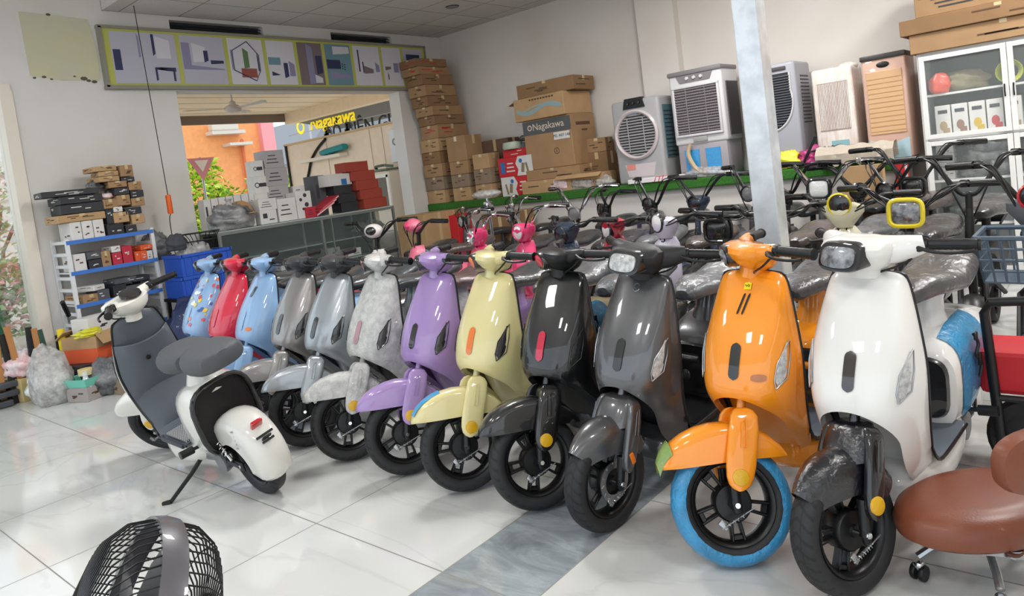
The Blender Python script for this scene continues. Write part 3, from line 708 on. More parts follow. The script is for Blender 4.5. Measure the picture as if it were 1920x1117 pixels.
def scooter(label, x, y, yaw=-90, lean=3, turn=30, body=None, inner=DKG, fend=None, fork=None, fstyle='A', head='bowl', oval=SMOKE, lens=SMOKE, hlens=DLENS,
            seat=SEATW, seatkind='saddle', pod='long', wrap=False, disc=False, chrome_rim=False, side='lens', refl=YEL, spin=0, group=None, extra=None, grey_head=None, stand=True, dash=False, shield_body=None, bag=False, liner=BLK):
    fend = fend or body; fork = fork or body; hb = grey_head or body; sb = shield_body or body
    root = thing('electric_scooter', label, 'scooter', (x, y, .0), (-R(lean), 0, R(yaw)), group)
    S = steer(R(turn))
    # front shield
    VAR['f'] = TFB if fstyle == 'B' else TFA
    sh = bpy.data.objects.new('front_shield', ME_SH[fstyle].copy()); COL.objects.link(sh); sh.data.materials[0] = sb; sh.parent = root
    b = MB(); patch(b, .597, .716, lambda t: capsule(t, .0185, .16), .0035, 20, 8); pl_ = b.build('badge_panel', oval, sh, norm=False)
    if side == 'lens':
        for s in (1, -1):
            b = MB(); patch(b, .575, .715, lambda t: .010*min(1, t/.18, (1-t)/.45)+.008*(t < .4)*t, .003, s0=lambda t: s*(.138+.012*t)); o = b.build('side_lamp', lens, sh, norm=False)
            b = MB(); L = [SP(SY(s*(.138+.012*t)+q*.0115, .57+.15*t), .57+.15*t, .004) for t, q in ((0, -.6), (.2, -1.1), (.55, -1), (1, .3), (.6, 1.2), (.2, 1.3), (0, -.6))]
            b.tube(L, .0025, 6); b.build('lamp_surround', STEEL if lens is not SMOKE else BLKG, sh)
    elif side == 'orange':
        b = MB(); patch(b, .598, .622, lambda t: capsule(t, .024, .3), .003, s0=.075); b.build('side_lamp', ORR, sh, norm=False)
    # inner panel and footboard
    b = MB(); rows = []
    for z in (.946, .93, .90, .86, .80, .74, .68, .62, .56, .50, .44, .39, .35):
        w_ = sinterp(TW, z); e = sinterp(TE, z); rows.append([V((e-.004-.022*(1-(j/5-1)**2)-(.0), w_*(j/5-1)*.985, z)) for j in range(11)])
    for xx, z, w_ in ((-.41, .315, .15), (-.45, .292, .155), (-.52, .282, .158), (-.62, .28, .158), (-.72, .285, .155), (-.78, .30, .15)):
        rows.append([V((xx, w_*(j/5-1), z)) for j in range(11)])
    b.grid(rows); b.build('inner_panel', inner, root)
    b = MB(); L = [SP(s, z)+V((-.004, 0, 0)) for s, z in [(1, z) for z in (.35, .42, .5, .58, .66, .74, .82, .88, .92, .936)]+[(.0, .9475)]+[(-1, z) for z in (.936, .92, .88, .82, .74, .66, .58, .5, .42, .35)]]
    b.tube(L, .0055, 8, sm=2)
    for s in (1, -1): b.tube([SP(s, .35), (-.42, s*.158, .295), (-.5, s*.162, .284), (-.78, s*.158, .29)], .0055, 6, sm=3)
    b.build('edge_trim', BLK, root)
    b = MB(); rows = []
    for xx, z in ((-.17, .56), (-.20, .50), (-.24, .42), (-.28, .34), (-.33, .27), (-.39, .2), (-.43, .165)):
        rows.append([V((xx-.05-.02*(j/6-1)**2, .112*(j/6-1), z)) for j in range(13)])
    b.grid(rows); b.build('wheel_liner', liner, root)
    # belly
    b = MB(); b.loft([ring_yz(xx, z0, z1, hw) for xx, z0, z1, hw in (((-.285, .19, .24, .07), (-.30, .165, .26, .105), (-.35, .152, .28, .13), (-.40, .148, .29, .142)) if fstyle == 'B' else ((-.385, .19, .28, .08), (-.41, .165, .30, .12)))+( (-.46, .148, .29, .145), (-.54, .142, .282, .158), (-.64, .145, .28, .16), (-.74, .16, .285, .156), (-.82, .18, .30, .145), (-.88, .2, .32, .11))])
    b.build('belly', sb, root)
    # rear body
    if pod == 'long':
        st = ((-.74, .28, .50, .10), (-.755, .26, .56, .14), (-.80, .25, .60, .146), (-.88, .25, .632, .156), (-.98, .27, .645, .16), (-1.08, .32, .645, .158), (-1.18, .385, .635, .150), (-1.28, .45, .62, .135), (-1.36, .50, .60, .11), (-1.42, .53, .58, .07))
        b = MB(); b.loft([ring_yz(*q) for q in st]); pd = b.build('rear_body', sb, root)
    else:
        st = ((-.76, .29, .48, .10), (-.775, .25, .555, .13), (-.83, .215, .60, .148), (-.92, .22, .622, .156), (-1.0, .235, .62, .158), (-1.05, .25, .612, .156))
        b = MB(); rr_ = [ring_yz(*q) for q in st]; b.grid(rr_, cu=True); b._f([v for v in b.bm.verts[:24]]); pd = b.build('rear_body', sb, root)
        b = MB(); b.tube(rr_[-1]+[rr_[-1][0]], .012, 8); b.build('arch_trim', BLKG, pd)
        b = MB(); b.loft([[V((p.x+.015+dx, p.y*.93, .43+(p.z-.43)*.93)) for p in rr_[-1]] for dx in (.0, .10)]); b.build('arch_liner', mat('arch_black', '#151011', .5), pd)
    # black recess with handle pill on the front of the rear body
    b = MB(); b.loft([[V((-.742+dx, .118*math.copysign(abs(math.cos(a))**.5, math.cos(a))*q, .42+.118*math.copysign(abs(math.sin(a))**.5, math.sin(a))*q)) for a in [2*PI*i/28 for i in range(28)]] for dx, q in ((-.04, 1), (.0, 1), (.012, .94), (.010, .6), (.010, .2))])
    cvr = b.build('battery_cover', BLKG, root)
    b = MB(); b.tube([(-.726, -.045, .47), (-.726, .045, .47)], .016, 10); b.build('handle', sb, cvr); b = MB(); b.ball((-.730, -.02, .385), (.008, .022, .028)); b.build('lock_cover', sb, cvr)
    # seat post neck, seat
    b = MB(); b.loft([[V((xx+hx*math.cos(a), hy*math.sin(a), z)) for a in [2*PI*i/20 for i in range(20)]] for z, xx, hx, hy in ((.56, -.93, .11, .10), (.62, -.93, .085, .08), (.67, -.935, .062, .062), (.72, -.94, .055, .06), (.76, -.95, .065, .07))])
    b.build('seat_post', sb, root)
    b = MB(); seat_mesh(b, seatkind); b.build('seat', seat, root)
    if seatkind == 'pads':
        b = MB(); b.box((-.98, 0, .715), (.5, .10, .03), RY(.03), bev=.012); b.tube([(-.85, 0, .70), (-.95, 0, .64)], .03, 10); b.build('seat_base', BLK, root)
    # rear wheel, fender, swing arm, shocks
    wheel(root, 'rear_wheel', -WB, spin*1.3+.4)
    b = MB(); rows = []
    for k in range(19):
        a = R(48+152*k/18); tt = k/18; rr = .262-.03*tt**2; w_ = .092-.010*tt; row = []
        if k == 18: rr -= .02; w_ -= .015
        for j in range(15):
            t = -1+2*j/14
            if abs(t) > .6: q = (abs(t)-.6)/.4; rad = rr-.05-q*(.075+.03*math.sin(tt*PI)); yy = math.copysign(w_, t)
            else: q = t/.6; rad = rr-.05*(1-math.cos(q*PI/2)); yy = w_*math.sin(q*PI/2)
            row.append(V((-WB+math.cos(a)*rad, yy, WR+math.sin(a)*rad)))
        rows.append(row)
    b.grid(rows); b.grid([[V((-WB+(p.x+WB)*.975, p.y*.95, WR+(p.z-WR)*.975)) for p in r] for r in rows]); rf_ = b.build('rear_fender', sb, root)
    b = MB(); q_ = V((-WB+math.cos(R(128))*.268, 0, WR+math.sin(R(128))*.268)); b.box(q_, (.02, .058, .045), RY(R(52)-PI/2+.0), bev=.006); b.build('tail_reflector', REDL, rf_)
    b = MB(); q_ = V((-WB+math.cos(R(142))*.262, 0, WR+math.sin(R(142))*.262)); b.box(q_, (.010, .085, .010), RY(R(38)-PI/2)); b.box(q_+V((-.010, 0, -.013)), (.010, .045, .03), RY(R(38)-PI/2), bev=.003); b.box(q_+V((-.018, 0, -.026)), (.010, .06, .010), RY(R(38)-PI/2)); b.build('plate_bracket', BLK, rf_)
    b = MB()
    for s in (1, -1):
        b.tube([(-.84, s*.06, .25), (-.98, s*.085, .22), (-WB, s*.08, .2)], .017, 8, sm=3); b.box((-WB, s*.083, .2), (.07, .012, .05), bev=.01)
    b.build('swing_arm', BLK, root)
    b = MB()
    for s in (1, -1):
        p0, p1 = V((-.93, s*.09, .40)), V((-1.11, s*.095, .23)); b.tube([p0, p1], .008, 8)
        n_ = 60; m2 = cyl_m(p0+(p1-p0)*.15, p0+(p1-p0)*.85); L = (p1-p0).length*.7
        b.tube([m2 @ V((.017*math.cos(i*.75), .017*math.sin(i*.75), L*i/n_)) for i in range(n_+1)], .003, 5)
    b.build('shock_absorber', CHR, root)
    b = MB(); b.lathe([(0, .03), (.05, .028), (.055, .01), (.055, -.01), (0, -.012)], T(-.99, .1, .2) @ RX(PI/2), 20); b.box((-.9, .1, .225), (.14, .03, .05), RY(.15), bev=.012); b.build('crank_case', ALU, root)
    # side stand, footrests, rear pegs
    if stand:
        a = math.tan(R(lean)); zf = .26-(.34-.12)*0
        foot_y = .33; zfoot = math.tan(R(lean))*foot_y+.012
        b = MB(); b.tube([(-.80, .09, .22), (-.82, .2, (.22+zfoot)/2+.01), (-.80, foot_y, zfoot)], [.012, .011, .01], 8); b.tube([(-.80, foot_y, zfoot), (-.77, foot_y+.03, zfoot)], .011, 8); b.build('side_stand', BLK, root)
    for s in (1, -1):
        b = MB(); b.tube([(-.90, s*.12, .30), (-.90, s*.2, .31)], .009, 8); b.tube([(-.90, s*.17, .305), (-.90, s*.235, .312)], .02, 10); b.build('foot_peg', BLK, root)
    # steering parts
    w_ = wheel(root, 'front_wheel', 0, spin, wrap, disc, S, chrome_rim)
    b = MB(); (fender_A if fstyle == 'A' else fender_B)(b); fo = b.build('front_fender', fend, root, ang=60); fo.matrix_local = S
    b = MB(); fork_cover(b, fstyle); fc = b.build('fork_cover', fork, root); fc.matrix_local = S
    for s in (1, -1):
        b = MB()
        if refl is YEL: b.lathe([(0, .006), (.012, .006), (.0205, .003), (.022, -.004)], T(-.033, s*.114, .285) @ RX(-s*PI/2) @ M.Diagonal((1.3, 1.3, 1, 1)), 24)
        else: b.box((-.038, s*.115, .295), (.02, .008, .045), RY(.3), bev=.004)
        b.build('reflector', refl, fc)
    for s in (-1, 1):
        b = MB(); b.tube([(-.02, s*.075, .30), (0, s*.075, .195)], .017, 10); b.box((0, s*.078, .195), (.03, .014, .045), bev=.006)
        fk = b.build('fork_leg', BLK, root); fk.matrix_local = S
    b = MB(); m2 = cyl_m((.055, .078, .145), (-.02, .078, .165)); b.tube([m2 @ V((.006*math.cos(i*.9), .006*math.sin(i*.9), .075*i/50)) for i in range(51)], .002, 4)
    b.tube([(.07, .078, .14), (-.06, .078, .18)], .0025, 6); b.box((.06, .074, .15), (.02, .01, .035), RY(.6), bev=.003); b.build('brake_arm', STEEL, fk)
    S2 = T(-.345, 0, 0) @ RZ(R(turn)) @ T(.345, 0, 0)
    handlebar(root, S2, hb, head, hlens, dash)
    if extra: extra(root, sh, fo, pd)
    return root
def bluefilm(root, sh, fo, pd):
    rows = []
    for xx, z0, z1, hw in ((-.80, .25, .60, .150), (-.88, .25, .632, .160), (-.98, .27, .645, .164), (-1.08, .32, .645, .162)):
        r = ring_yz(xx, z0-.003, z1+.004, hw); rows.append([r[i] for i in (22, 23, 0, 1, 2, 3, 4, 5)])
    b = MB(); b.grid(rows); o = b.build('protective_film', BLUEW, pd, norm=False); o['label'] = 'blue protective film on the rear body'
    b = MB(); b.tube([(-.9, .165, .60), (-.92, .175, .56), (-.90, .172, .52), (-.94, .178, .48), (-.92, .175, .43)], .006, 6, sm=4); b.box((-.92, .178, .50), (.02, .012, .05), bev=.004); b.box((-.91, .17, .59), (.03, .01, .03), bev=.006); b.build('key_bunch', BLK, pd)
# ---------------------------------------------------------------- the front row
WHT = paint('paint_white', '#e9e7e2'); ORG = paint('paint_orange', '#f79412'); GRM = metalp('paint_graphite', '#5b5b5d')
YLW = paint('paint_cream_yellow', '#ddd196'); PUR = paint('paint_lilac', '#a284bd'); SIL = metalp('paint_light_silver', '#a9afb4')
SIL2 = metalp('paint_warm_silver', '#979492'); LBL = paint('paint_light_blue', '#8fb4dc'); REDP = paint('paint_red', '#d5173c')
WRP = mat('paint_in_clear_film', '#b4b4b2', .4, coat=1, crough=.1, cbump=.9, cbscale=30, col2='#d2d1cd', vscale=26)
BWR = mat('black_in_clear_film', '#101017', .3, coat=1, crough=.08, cbump=.35, cbscale=26)
SEATB = film('brown_seat_in_film', '#5c4444', .5, 14); SEATG = film('grey_seat_in_film', '#5b5d61', .6, 14); SEATD = film('dark_seat_in_film', '#33373b', .4, 14)
ORL = paint('lens_orange', '#e8782a'); RDL = paint('lens_red', '#c4113a')
def orange_extra(root, sh, fo, pd):
    b = MB()
    for s in (-1, 1): patch(b, .805, .872, lambda t: capsule(t, .004, .08), .003, 10, 3, s0=lambda t: s*.009-.008+.016*t)
    b.build('vent_slot', BLK, sh, norm=False)
    b = MB(); patch(b, .884, .906, lambda t: .013, .004, 4, 4, s0=.004); b.build('sticker', mat('sticker_yellow', '#f2e300', .5), sh, norm=False)
    b = MB(); p = SP(SY(.004, .895), .895, .006); L = [p+V((0, y_, z_)) for y_, z_ in ((-.008, .004), (-.004, -.003), (0, .003), (.005, -.004), (.008, .002), (.003, .006))]; b.tube(L, .0012, 4); b.build('sticker_mark', INK, sh)
    rows = []
    for a0 in range(7):
        a = 0
        rows.append([V((.214-.0095*a0, (.03+.0058*a0)*math.sin(t*PI/2), (.385, .400, .414, .4255, .434, .441, .448)[a0]-.045*(1-math.cos(t*PI/2)))) for t in [-1+j/4 for j in range(9)]])
    b = MB(); b.grid(rows); o = b.build('film_scrap', mat('green_film', '#7f9a4a', .25, coat=1, cbump=.6, cbscale=20), fo, norm=False); o['label'] = 'greenish film still stuck on the fender tip'
    b = MB(); patch(b, .598, .622, lambda t: capsule(t, .024, .3), .003, s0=.085); b.build('side_reflector', mat('amber_dull', '#b0641a', .3, coat=1), sh, norm=False)
def graph_extra(root, sh, fo, pd):
    b = MB(); c = SP(0, .895, .003); t1 = (SP(0, .90)-SP(0, .89)).normalized()
    b.tube([c+V((0, 1, 0))*(.014*math.cos(a))+t1*(.017*math.sin(a)) for a in [R(20+i*20) for i in range(8)]], .002, 5); b.tube([c+V((0, 1, 0))*(.014*math.cos(a))+t1*(.017*math.sin(a)) for a in [R(200+i*20) for i in range(8)]], .002, 5)
    b.build('emblem', STEEL, sh)
def yellow_extra(root, sh, fo, pd):
    b = MB(); X = [(.20, .398), (.175, .424), (.145, .444), (.10, .462), (.06, .470)]
    b.grid([[V((x_, y_, z_-abs(y_)*.25+.002)) for y_ in (-.045, -.02, 0, .02, .045)] for x_, z_ in X]); b.build('film_strip', mat('blue_tape', '#3d9fd0', .4, coat=.6), fo, norm=False)
    bluefilm(root, sh, fo, pd)
def blue_extra(root, sh, fo, pd):
    b = MB()
    for s in (-1, 0, 1): patch(b, .80, .865, lambda t: capsule(t, .0035, .08), .003, 8, 3, s0=lambda t: s*.011-.008+.016*t)
    b.build('vent_slot', BLKG, sh, norm=False)
    b = MB(); rows = [[V((.214-.0095*a0, (.03+.0058*a0)*math.sin(t*PI/2), (.385, .400, .414, .4255, .434, .441, .448)[a0]-.045*(1-math.cos(t*PI/2)))) for t in [-1+j/4 for j in range(9)]] for a0 in range(6)]
    b.grid(rows); b.build('film_strip', BLUEW, fo, norm=False)
def decal_extra(root, sh, fo, pd):
    cols = [mat('decal_'+n_, c_, .3, coat=1) for n_, c_ in (('yellow', '#eccf3c'), ('orange', '#e8794a'), ('white', '#f2f1ec'), ('red', '#d6424d'), ('navy', '#3f67b4'))]
    rnd = random.Random(4); b = MB()
    for k in range(46):
        z = rnd.uniform(.56, .91); s = rnd.uniform(-.9, .9); b.mi = rnd.choice((0, 0, 1, 2, 2, 3, 4)); h = rnd.uniform(.008, .022); nn = rnd.choice((5, 6, 8, 10))
        rr = [rnd.uniform(.6, 1) if nn != 10 else (1 if i % 2 else .5) for i in range(nn)]
        c = b.bm.verts.new(SP(s, z, .0025+k*.00006)); vs = [b.bm.verts.new(SP(max(-1, min(1, s+h*5*rr[i]*math.cos(2*PI*i/nn))), z+h*rr[i]*math.sin(2*PI*i/nn), .0025+k*.00006)) for i in range(nn)]
        for i in range(nn): b._f([c, vs[i], vs[(i+1) % nn]])
    o = b.build('decal_print', cols, sh, norm=False); o['label'] = 'scattered coloured flower and star decals'

YR = 2.225
scooter('glossy white electric scooter nearest the camera, black film-wrapped front fender, blue film on its rear', -.735, 2.20, -95, 2, -20, body=WHT, liner=mat('liner_white', '#cfcdca', .5), fend=BWR, fork=BLKG, fstyle='B', head='wide',
        lens=LENS, pod='long', inner=mat('inner_grey', '#5b626c', .5), extra=bluefilm, spin=.2, oval=mat('badge_smoke', '#3a332f', .1, coat=1), hlens=DLENS, stand=False)
scooter('bright orange electric scooter with a blue-wrapped front tyre', -1.11, 2.21, -91, 2, -52, body=ORG, liner=ORG, wrap=True, chrome_rim=True, lens=LENS, oval=BLKG, refl=YEL, extra=orange_extra, spin=.5, inner=mat('inner_slate', '#5a626b', .5), hlens=DLENS, stand=False)
scooter('metallic graphite electric scooter with an exposed front brake disc and oval headlight', -1.62, 2.19, -90, 6, -10, body=GRM, fstyle='B', head='wide', disc=True, refl=ORR, lens=LENS, oval=BLKG, extra=graph_extra, spin=.9, inner=BLK, hlens=LENS, grey_head=mat('head_black', '#232325', .5), seat=SEATG, stand=False)
scooter('glossy black electric scooter with a red oval lamp on its shield', -1.977, 2.21, -88, 1.8, -34, body=BLKG, oval=RDL, lens=SMOKE, spin=.3, inner=BLK, seat=SEATG, hlens=RDL, grey_head=BLK, stand=False)
scooter('cream yellow electric scooter with an orange oval lamp and blue tape on its fender', -2.395, 2.205, -90, 1.6, -34, body=YLW, liner=YLW, oval=ORL, lens=SMOKE, spin=.1, inner=BLK, extra=yellow_extra, hlens=ORL, seat=SEATG, stand=False)
scooter('lilac purple electric scooter between the cream yellow and the film-wrapped silver ones', -2.811, 2.21, -90, 2.2, -34, body=PUR, liner=PUR, lens=SMOKE, spin=.7, inner=BLK, seat=SEATD, hlens=BLKG, stand=False)
scooter('silver grey electric scooter fully wrapped in crinkled clear film', -3.262, 2.20, -89, 3, -34, body=WRP, lens=SMOKE, oval=mat('badge_pink', '#b58c95', .3, coat=1), spin=.4, inner=DKG, seat=SEATB, hlens=mat('lens_wine', '#7b3f48', .2, coat=1), stand=False)
scooter('light grey electric scooter between the film-wrapped and the warm silver ones', -3.708, 2.218, -89, 3.4, -34, body=SIL, liner=SIL, lens=SMOKE, oval=SMOKE, spin=.15, inner=BLK, seat=SEATD, grey_head=mat('head_dark', '#3a3a3c', .4), hlens=SMOKE, stand=False)
scooter('warm silver electric scooter standing right of the light blue one', -4.10, 2.235, -89, 2.6, -32, body=SIL2, liner=SIL2, lens=SMOKE, oval=SMOKE, spin=.6, inner=BLK, seat=SEATD, grey_head=mat('head_dark', ''), hlens=SMOKE, stand=False)
scooter('light blue electric scooter with black vent slots and a small orange side reflector', -4.58, 2.25, -89, 3, -24, body=LBL, liner=LBL, lens=SMOKE, oval=LBL, side='orange', spin=.2, inner=DKG, seat=SEATD, extra=blue_extra, stand=False)
scooter('glossy red electric scooter between two light blue ones', -4.98, 2.26, -89, 3, -20, body=REDP, liner=REDP, oval=REDP, side='none', inner=DKG, seat=SEATD, stand=False)
scooter('light blue electric scooter covered in cartoonish flower decals, leftmost of the row', -5.41, 2.27, -89, 3, -20, body=LBL, liner=LBL, oval=LBL, side='none', inner=DKG, seat=SEATD, extra=decal_extra, stand=False)
# the small white one facing away
PADS = mat('quilted_seat_grey', '#54565a', .6)
def mini_extra(root, sh, fo, pd):
    b = MB(); b.box((-.60, 0, .292), (.26, .27, .012), bev=.004)
    b.build('foot_mat', nmat_mat, root)
    for s in (1, -1): b = MB(); b.tube([(-.46, s*.15, .287), (-.5, s*.163, .285), (-.75, s*.163, .285)], .01, 8); b.build('mat_edge', DKG, root)
    b = MB(); rows = []
    for z, e in ((.50, 0), (.56, .035), (.64, .055), (.72, .065), (.785, .068), (.79, .055), (.76, .03)):
        w_ = sinterp(TW, z)*.97; rows.append([V((sinterp(TE, z)-.012-e*(1-abs(j/6-1)**3), w_*(j/6-1), z+(.0 if e > .06 else 0)+.03*abs(j/6-1)**2*(z > .78))) for j in range(13)])
    b.grid(rows); pk = b.build('storage_pocket', mat('slate_grey', '#565c64', .45), root); b = MB(); b.lathe([(0, .004), (.012, .003), (.014, 0)], T(-.395, .03, .70) @ RY(-PI/2), 14); b.build('ignition_lock', BLK, pk)
    b = MB()
    for k in range(5): b.box((-WB-.06-.0*k, .086, .40-.022*k), (.05, .003, .009), RY(.3))
    b.build('side_script', GBOX, pd)
def ribmat():
    m, nt, b = nodes_mat('ribbed_mat', .5); n = nt.nodes; l = nt.links
    tc = n.new('ShaderNodeTexCoord'); sp = n.new('ShaderNodeSeparateXYZ'); l.new(tc.outputs['Object'], sp.inputs[0])
    w1 = n.new('ShaderNodeMath'); w1.operation = 'MULTIPLY'; w1.inputs[1].default_value = 640; l.new(sp.outputs[1], w1.inputs[0])
    w0 = n.new('ShaderNodeMath'); w0.operation = 'PINGPONG'; w0.inputs[1].default_value = .012; l.new(sp.outputs[0], w0.inputs[0])
    w3 = n.new('ShaderNodeMath'); w3.operation = 'MULTIPLY_ADD'; w3.inputs[1].default_value = 520; l.new(w0.outputs[0], w3.inputs[0]); l.new(w1.outputs[0], w3.inputs[2])
    s = n.new('ShaderNodeMath'); s.operation = 'SINE'; l.new(w3.outputs[0], s.inputs[0]); g = n.new('ShaderNodeMath'); g.operation = 'GREATER_THAN'; g.inputs[1].default_value = 0; l.new(s.outputs[0], g.inputs[0])
    mx = n.new('ShaderNodeMix'); mx.data_type = 'RGBA'; l.new(g.outputs[0], mx.inputs[0]); mx.inputs[6].default_value = (*lin('#1a1b1e'), 1); mx.inputs[7].default_value = (*lin('#b9babb'), 1); l.new(mx.outputs[2], b.inputs['Base Color']); return m
nmat_mat = ribmat()
WM3 = paint('paint_bone_white', '#dcdad2')
scooter('small bone-white scooter with grey leg shield standing apart, facing away on its side stand', -4.48, 1.79, 178, 14, 34, body=WM3, inner=mat('slate_grey', '#565c64', .45), seat=PADS, seatkind='pads', pod='arch', dash=True, extra=mini_extra, oval=SMOKE, spin=.3, lens=SMOKE, hlens=LENS)
# ================================================================ e-bikes and other scooters behind the front row
FILMK = film('black_in_dull_film', '#2a2a2c', .5, 22, .55); GREYF = film('grey_in_film', '#6a6a6c', .6, 20)
def ebike_wheel(root, x, name, r=.2, dark=BLK):
    b = MB(); b.lathe([(r-.045, .0), (r-.04, .022), (r-.012, .027), (r, .012), (r, -.012), (r-.012, -.027), (r-.04, -.022)], RX(PI/2), 32, closed=True); w = b.build(name, RUB, root, loc=(x, 0, r))
    b = MB(); b.lathe([(r-.05, .018), (r-.04, .018), (r-.04, -.018), (r-.05, -.018)], RX(PI/2), 32, closed=True)
    for k in range(6): a = k*PI/3; b.box((math.cos(a)*(r-.045)/2, 0, math.sin(a)*(r-.045)/2), (r-.05, .02, .014), RY(-a))
    b.lathe([(0, .04), (.04, .035), (.05, 0), (.04, -.035), (0, -.04)], RX(PI/2), 16); b.build('rim', dark, w)
def ebike(label, x, y, yaw=-90, turn=0, body=FILMK, bar=BLK, lamp='round', lampm=LENS, ring=None, hz=1.08, hw=.30, rise=.16, seat=None, seatz=.78, panel=False, basket=None, rack=False,
          lean=2, colm=None, cover=None, lampz=.92, box=None, name='electric_bicycle', sweep=.09, mirror=False):
    seat = seat or SADT
    root = thing(name, label, 'electric bike', (x, y, 0), (-R(lean), 0, R(yaw)))
    S = T(-.30, 0, 0) @ RZ(R(turn)) @ T(.30, 0, 0)
    ebike_wheel(root, 0, 'front_wheel'); ebike_wheel(root, -1.1, 'rear_wheel')
    b = MB(); b.tube([(-.29, 0, .82), (-.27, 0, .62), (-.33, 0, .34), (-.45, 0, .27), (-.75, 0, .27), (-.9, 0, .38), (-.93, 0, seatz-.06)], .026, 10, sm=4); b.tube([(-.9, 0, .36), (-1.1, .07, .2)], .015, 8); b.tube([(-.9, 0, .36), (-1.1, -.07, .2)], .015, 8)
    b.tube([(-.88, 0, .6), (-1.22, 0, .58)], .014, 8); b.build('frame', colm or body, root)
    b = MB(); b.tube([(0, .06, .2), (-.16, .06, .56), (-.24, 0, .62), (-.16, -.06, .56), (0, -.06, .2)], .016, 8); b.tube([(-.24, 0, .6), (-.32, 0, .86)], .02, 10); fk = b.build('fork', BLK, root); fk.matrix_local = S
    b = MB(); rows = []
    for k in range(9):
        a = R(20+120*k/8); rows.append([V((math.cos(a)*(.225-.02*t*t), .05*t, .2+math.sin(a)*(.225-.02*t*t))) for t in (-1, -.6, 0, .6, 1)])
    b.grid(rows); fd = b.build('front_fender', body, root); fd.matrix_local = S
    b = MB(); b.loft([[V((xx, hw_*math.copysign(abs(math.cos(a))**.7, math.cos(a)), zz+hh*math.sin(a))) for a in [2*PI*i/14 for i in range(14)]] for xx, zz, hw_, hh in ((-.6, .42, .03, .04), (-.66, .44, .10, .12), (-.9, .45, .11, .14), (-1.12, .5, .10, .09), (-1.2, .52, .04, .03))]); b.build('battery_box', body, root)
    b = MB(); seat_mesh(b, 'saddle', seatz-.84); b.build('seat', seat, root)
    # handlebar with controls
    c = V((-.345, 0, .95 if rise > .1 else hz-.05)); zt = hz
    b = MB(); b.tube([(-.335, 0, .84), c], .02, 10)
    for s in (1, -1):
        b.tube([c, c+V((.01, s*.05, .01)), V((-.34, s*hw*.55, zt-.04)), V((-.37, s*hw*.72, zt)), V((-.37-sweep*.6, s*hw*.98, zt-.005))], .0135, 8, sm=4)
    hb = b.build('handlebar', bar, root); hb.matrix_local = S
    for s in (1, -1):
        p0 = V((-.37-sweep*.3, s*hw*.84, zt)); p1 = V((-.37-sweep*1.25, s*(hw+.08), zt-.008))
        b = MB(); b.tube([p0, p1], .021, 10); b.build('grip', BLK, hb)
        b = MB(); b.box(p0+V((0, -s*.02, 0)), (.035, .04, .04), bev=.008); b.tube([p0+V((.02, 0, 0)), p0+(p1-p0)*.4+V((.05, 0, .005)), p1+V((.035, 0, -.005))], .0055, 6, sm=3); b.build('brake_lever', bar if bar is CHR else BLK, hb)
    b = MB()
    for s in (1, -1):
        for k in range(2): b.tube([V((-.36, s*hw*.74, zt)), V((-.29+.03*k, s*hw*.5, zt-.02-.03*k)), V((-.26, s*.06, .92)), V((-.28, s*.02, .82))], .0045, 6, sm=4)
    b.build('cable', BLK, hb)
    if lamp == 'round':
        m_ = T(-.25, 0, lampz) @ RY(PI/2)
        b = MB(); b.lathe([(0, -.07), (.04, -.06), (.065, -.02), (.07, .01), (.062, .018), (.058, .008)], m_, 22); h = b.build('headlight', ring or BLKG, hb); b = MB(); b.lathe([(0, .016), (.04, .014), (.06, .006)], m_, 20); b.build('lens', lampm, h)
    elif lamp == 'square':
        def rr(q, yy, zz): return [(math.copysign(abs(math.cos(a))**.5, math.cos(a))*yy*q, math.copysign(abs(math.sin(a))**.5, math.sin(a))*zz*q) for a in [2*PI*i/28 for i in range(28)]]
        b = MB(); b.loft([[V((-.25+dx, yy, lampz+zz)) for yy, zz in rr(q, .085, .075)] for dx, q in ((-.09, .6), (-.06, .95), (-.02, 1))]); h = b.build('headlight', BLK, hb)
        b = MB(); L = [V((-.228, yy, lampz+zz)) for yy, zz in rr(1, .082, .072)]; b.tube(L+[L[0]], .012, 8); b.build('lamp_ring', ring or BLKG, h)
        b = MB(); b.loft([[V((-.235+dx, yy, lampz+zz)) for yy, zz in rr(q, .078, .068)] for dx, q in ((0, 1), (.01, .8), (.014, .3))]); b.build('lens', lampm, h)
    elif lamp == 'moped':
        b = MB(); b.ball((-.30, 0, lampz), (.075, .095, .07), n=14); h = b.build('head_cowl', cover or body, hb)
        b = MB(); b.ball((-.245, 0, lampz+.005), (.035, .055, .042), n=12); b.build('headlight', lampm, h)
    if panel:
        b = MB(); rows = []
        for z, xx, w_ in ((.84, -.28, .05), (.80, -.255, .09), (.70, -.215, .115), (.58, -.18, .13), (.48, -.20, .13), (.40, -.26, .11)):
            rows.append([V((xx-.06*(j/6-1)**2, w_*(j/6-1), z)) for j in range(13)])
        b.grid(rows); b.grid([[p+V((-.02, 0, 0)) for p in r] for r in rows]); b.build('leg_shield', cover or body, root)
    if cover and lamp != 'moped':
        b = MB(); b.loft([[V((-.31+hx*math.cos(a), hy*math.sin(a), z)) for a in [2*PI*i/18 for i in range(18)]] for z, hx, hy in ((.84, .05, .05), (.88, .07, .08), (.93, .08, .12), (.965, .07, .12), (.985, .03, .07))]); o = b.build('head_cowl', cover, hb)
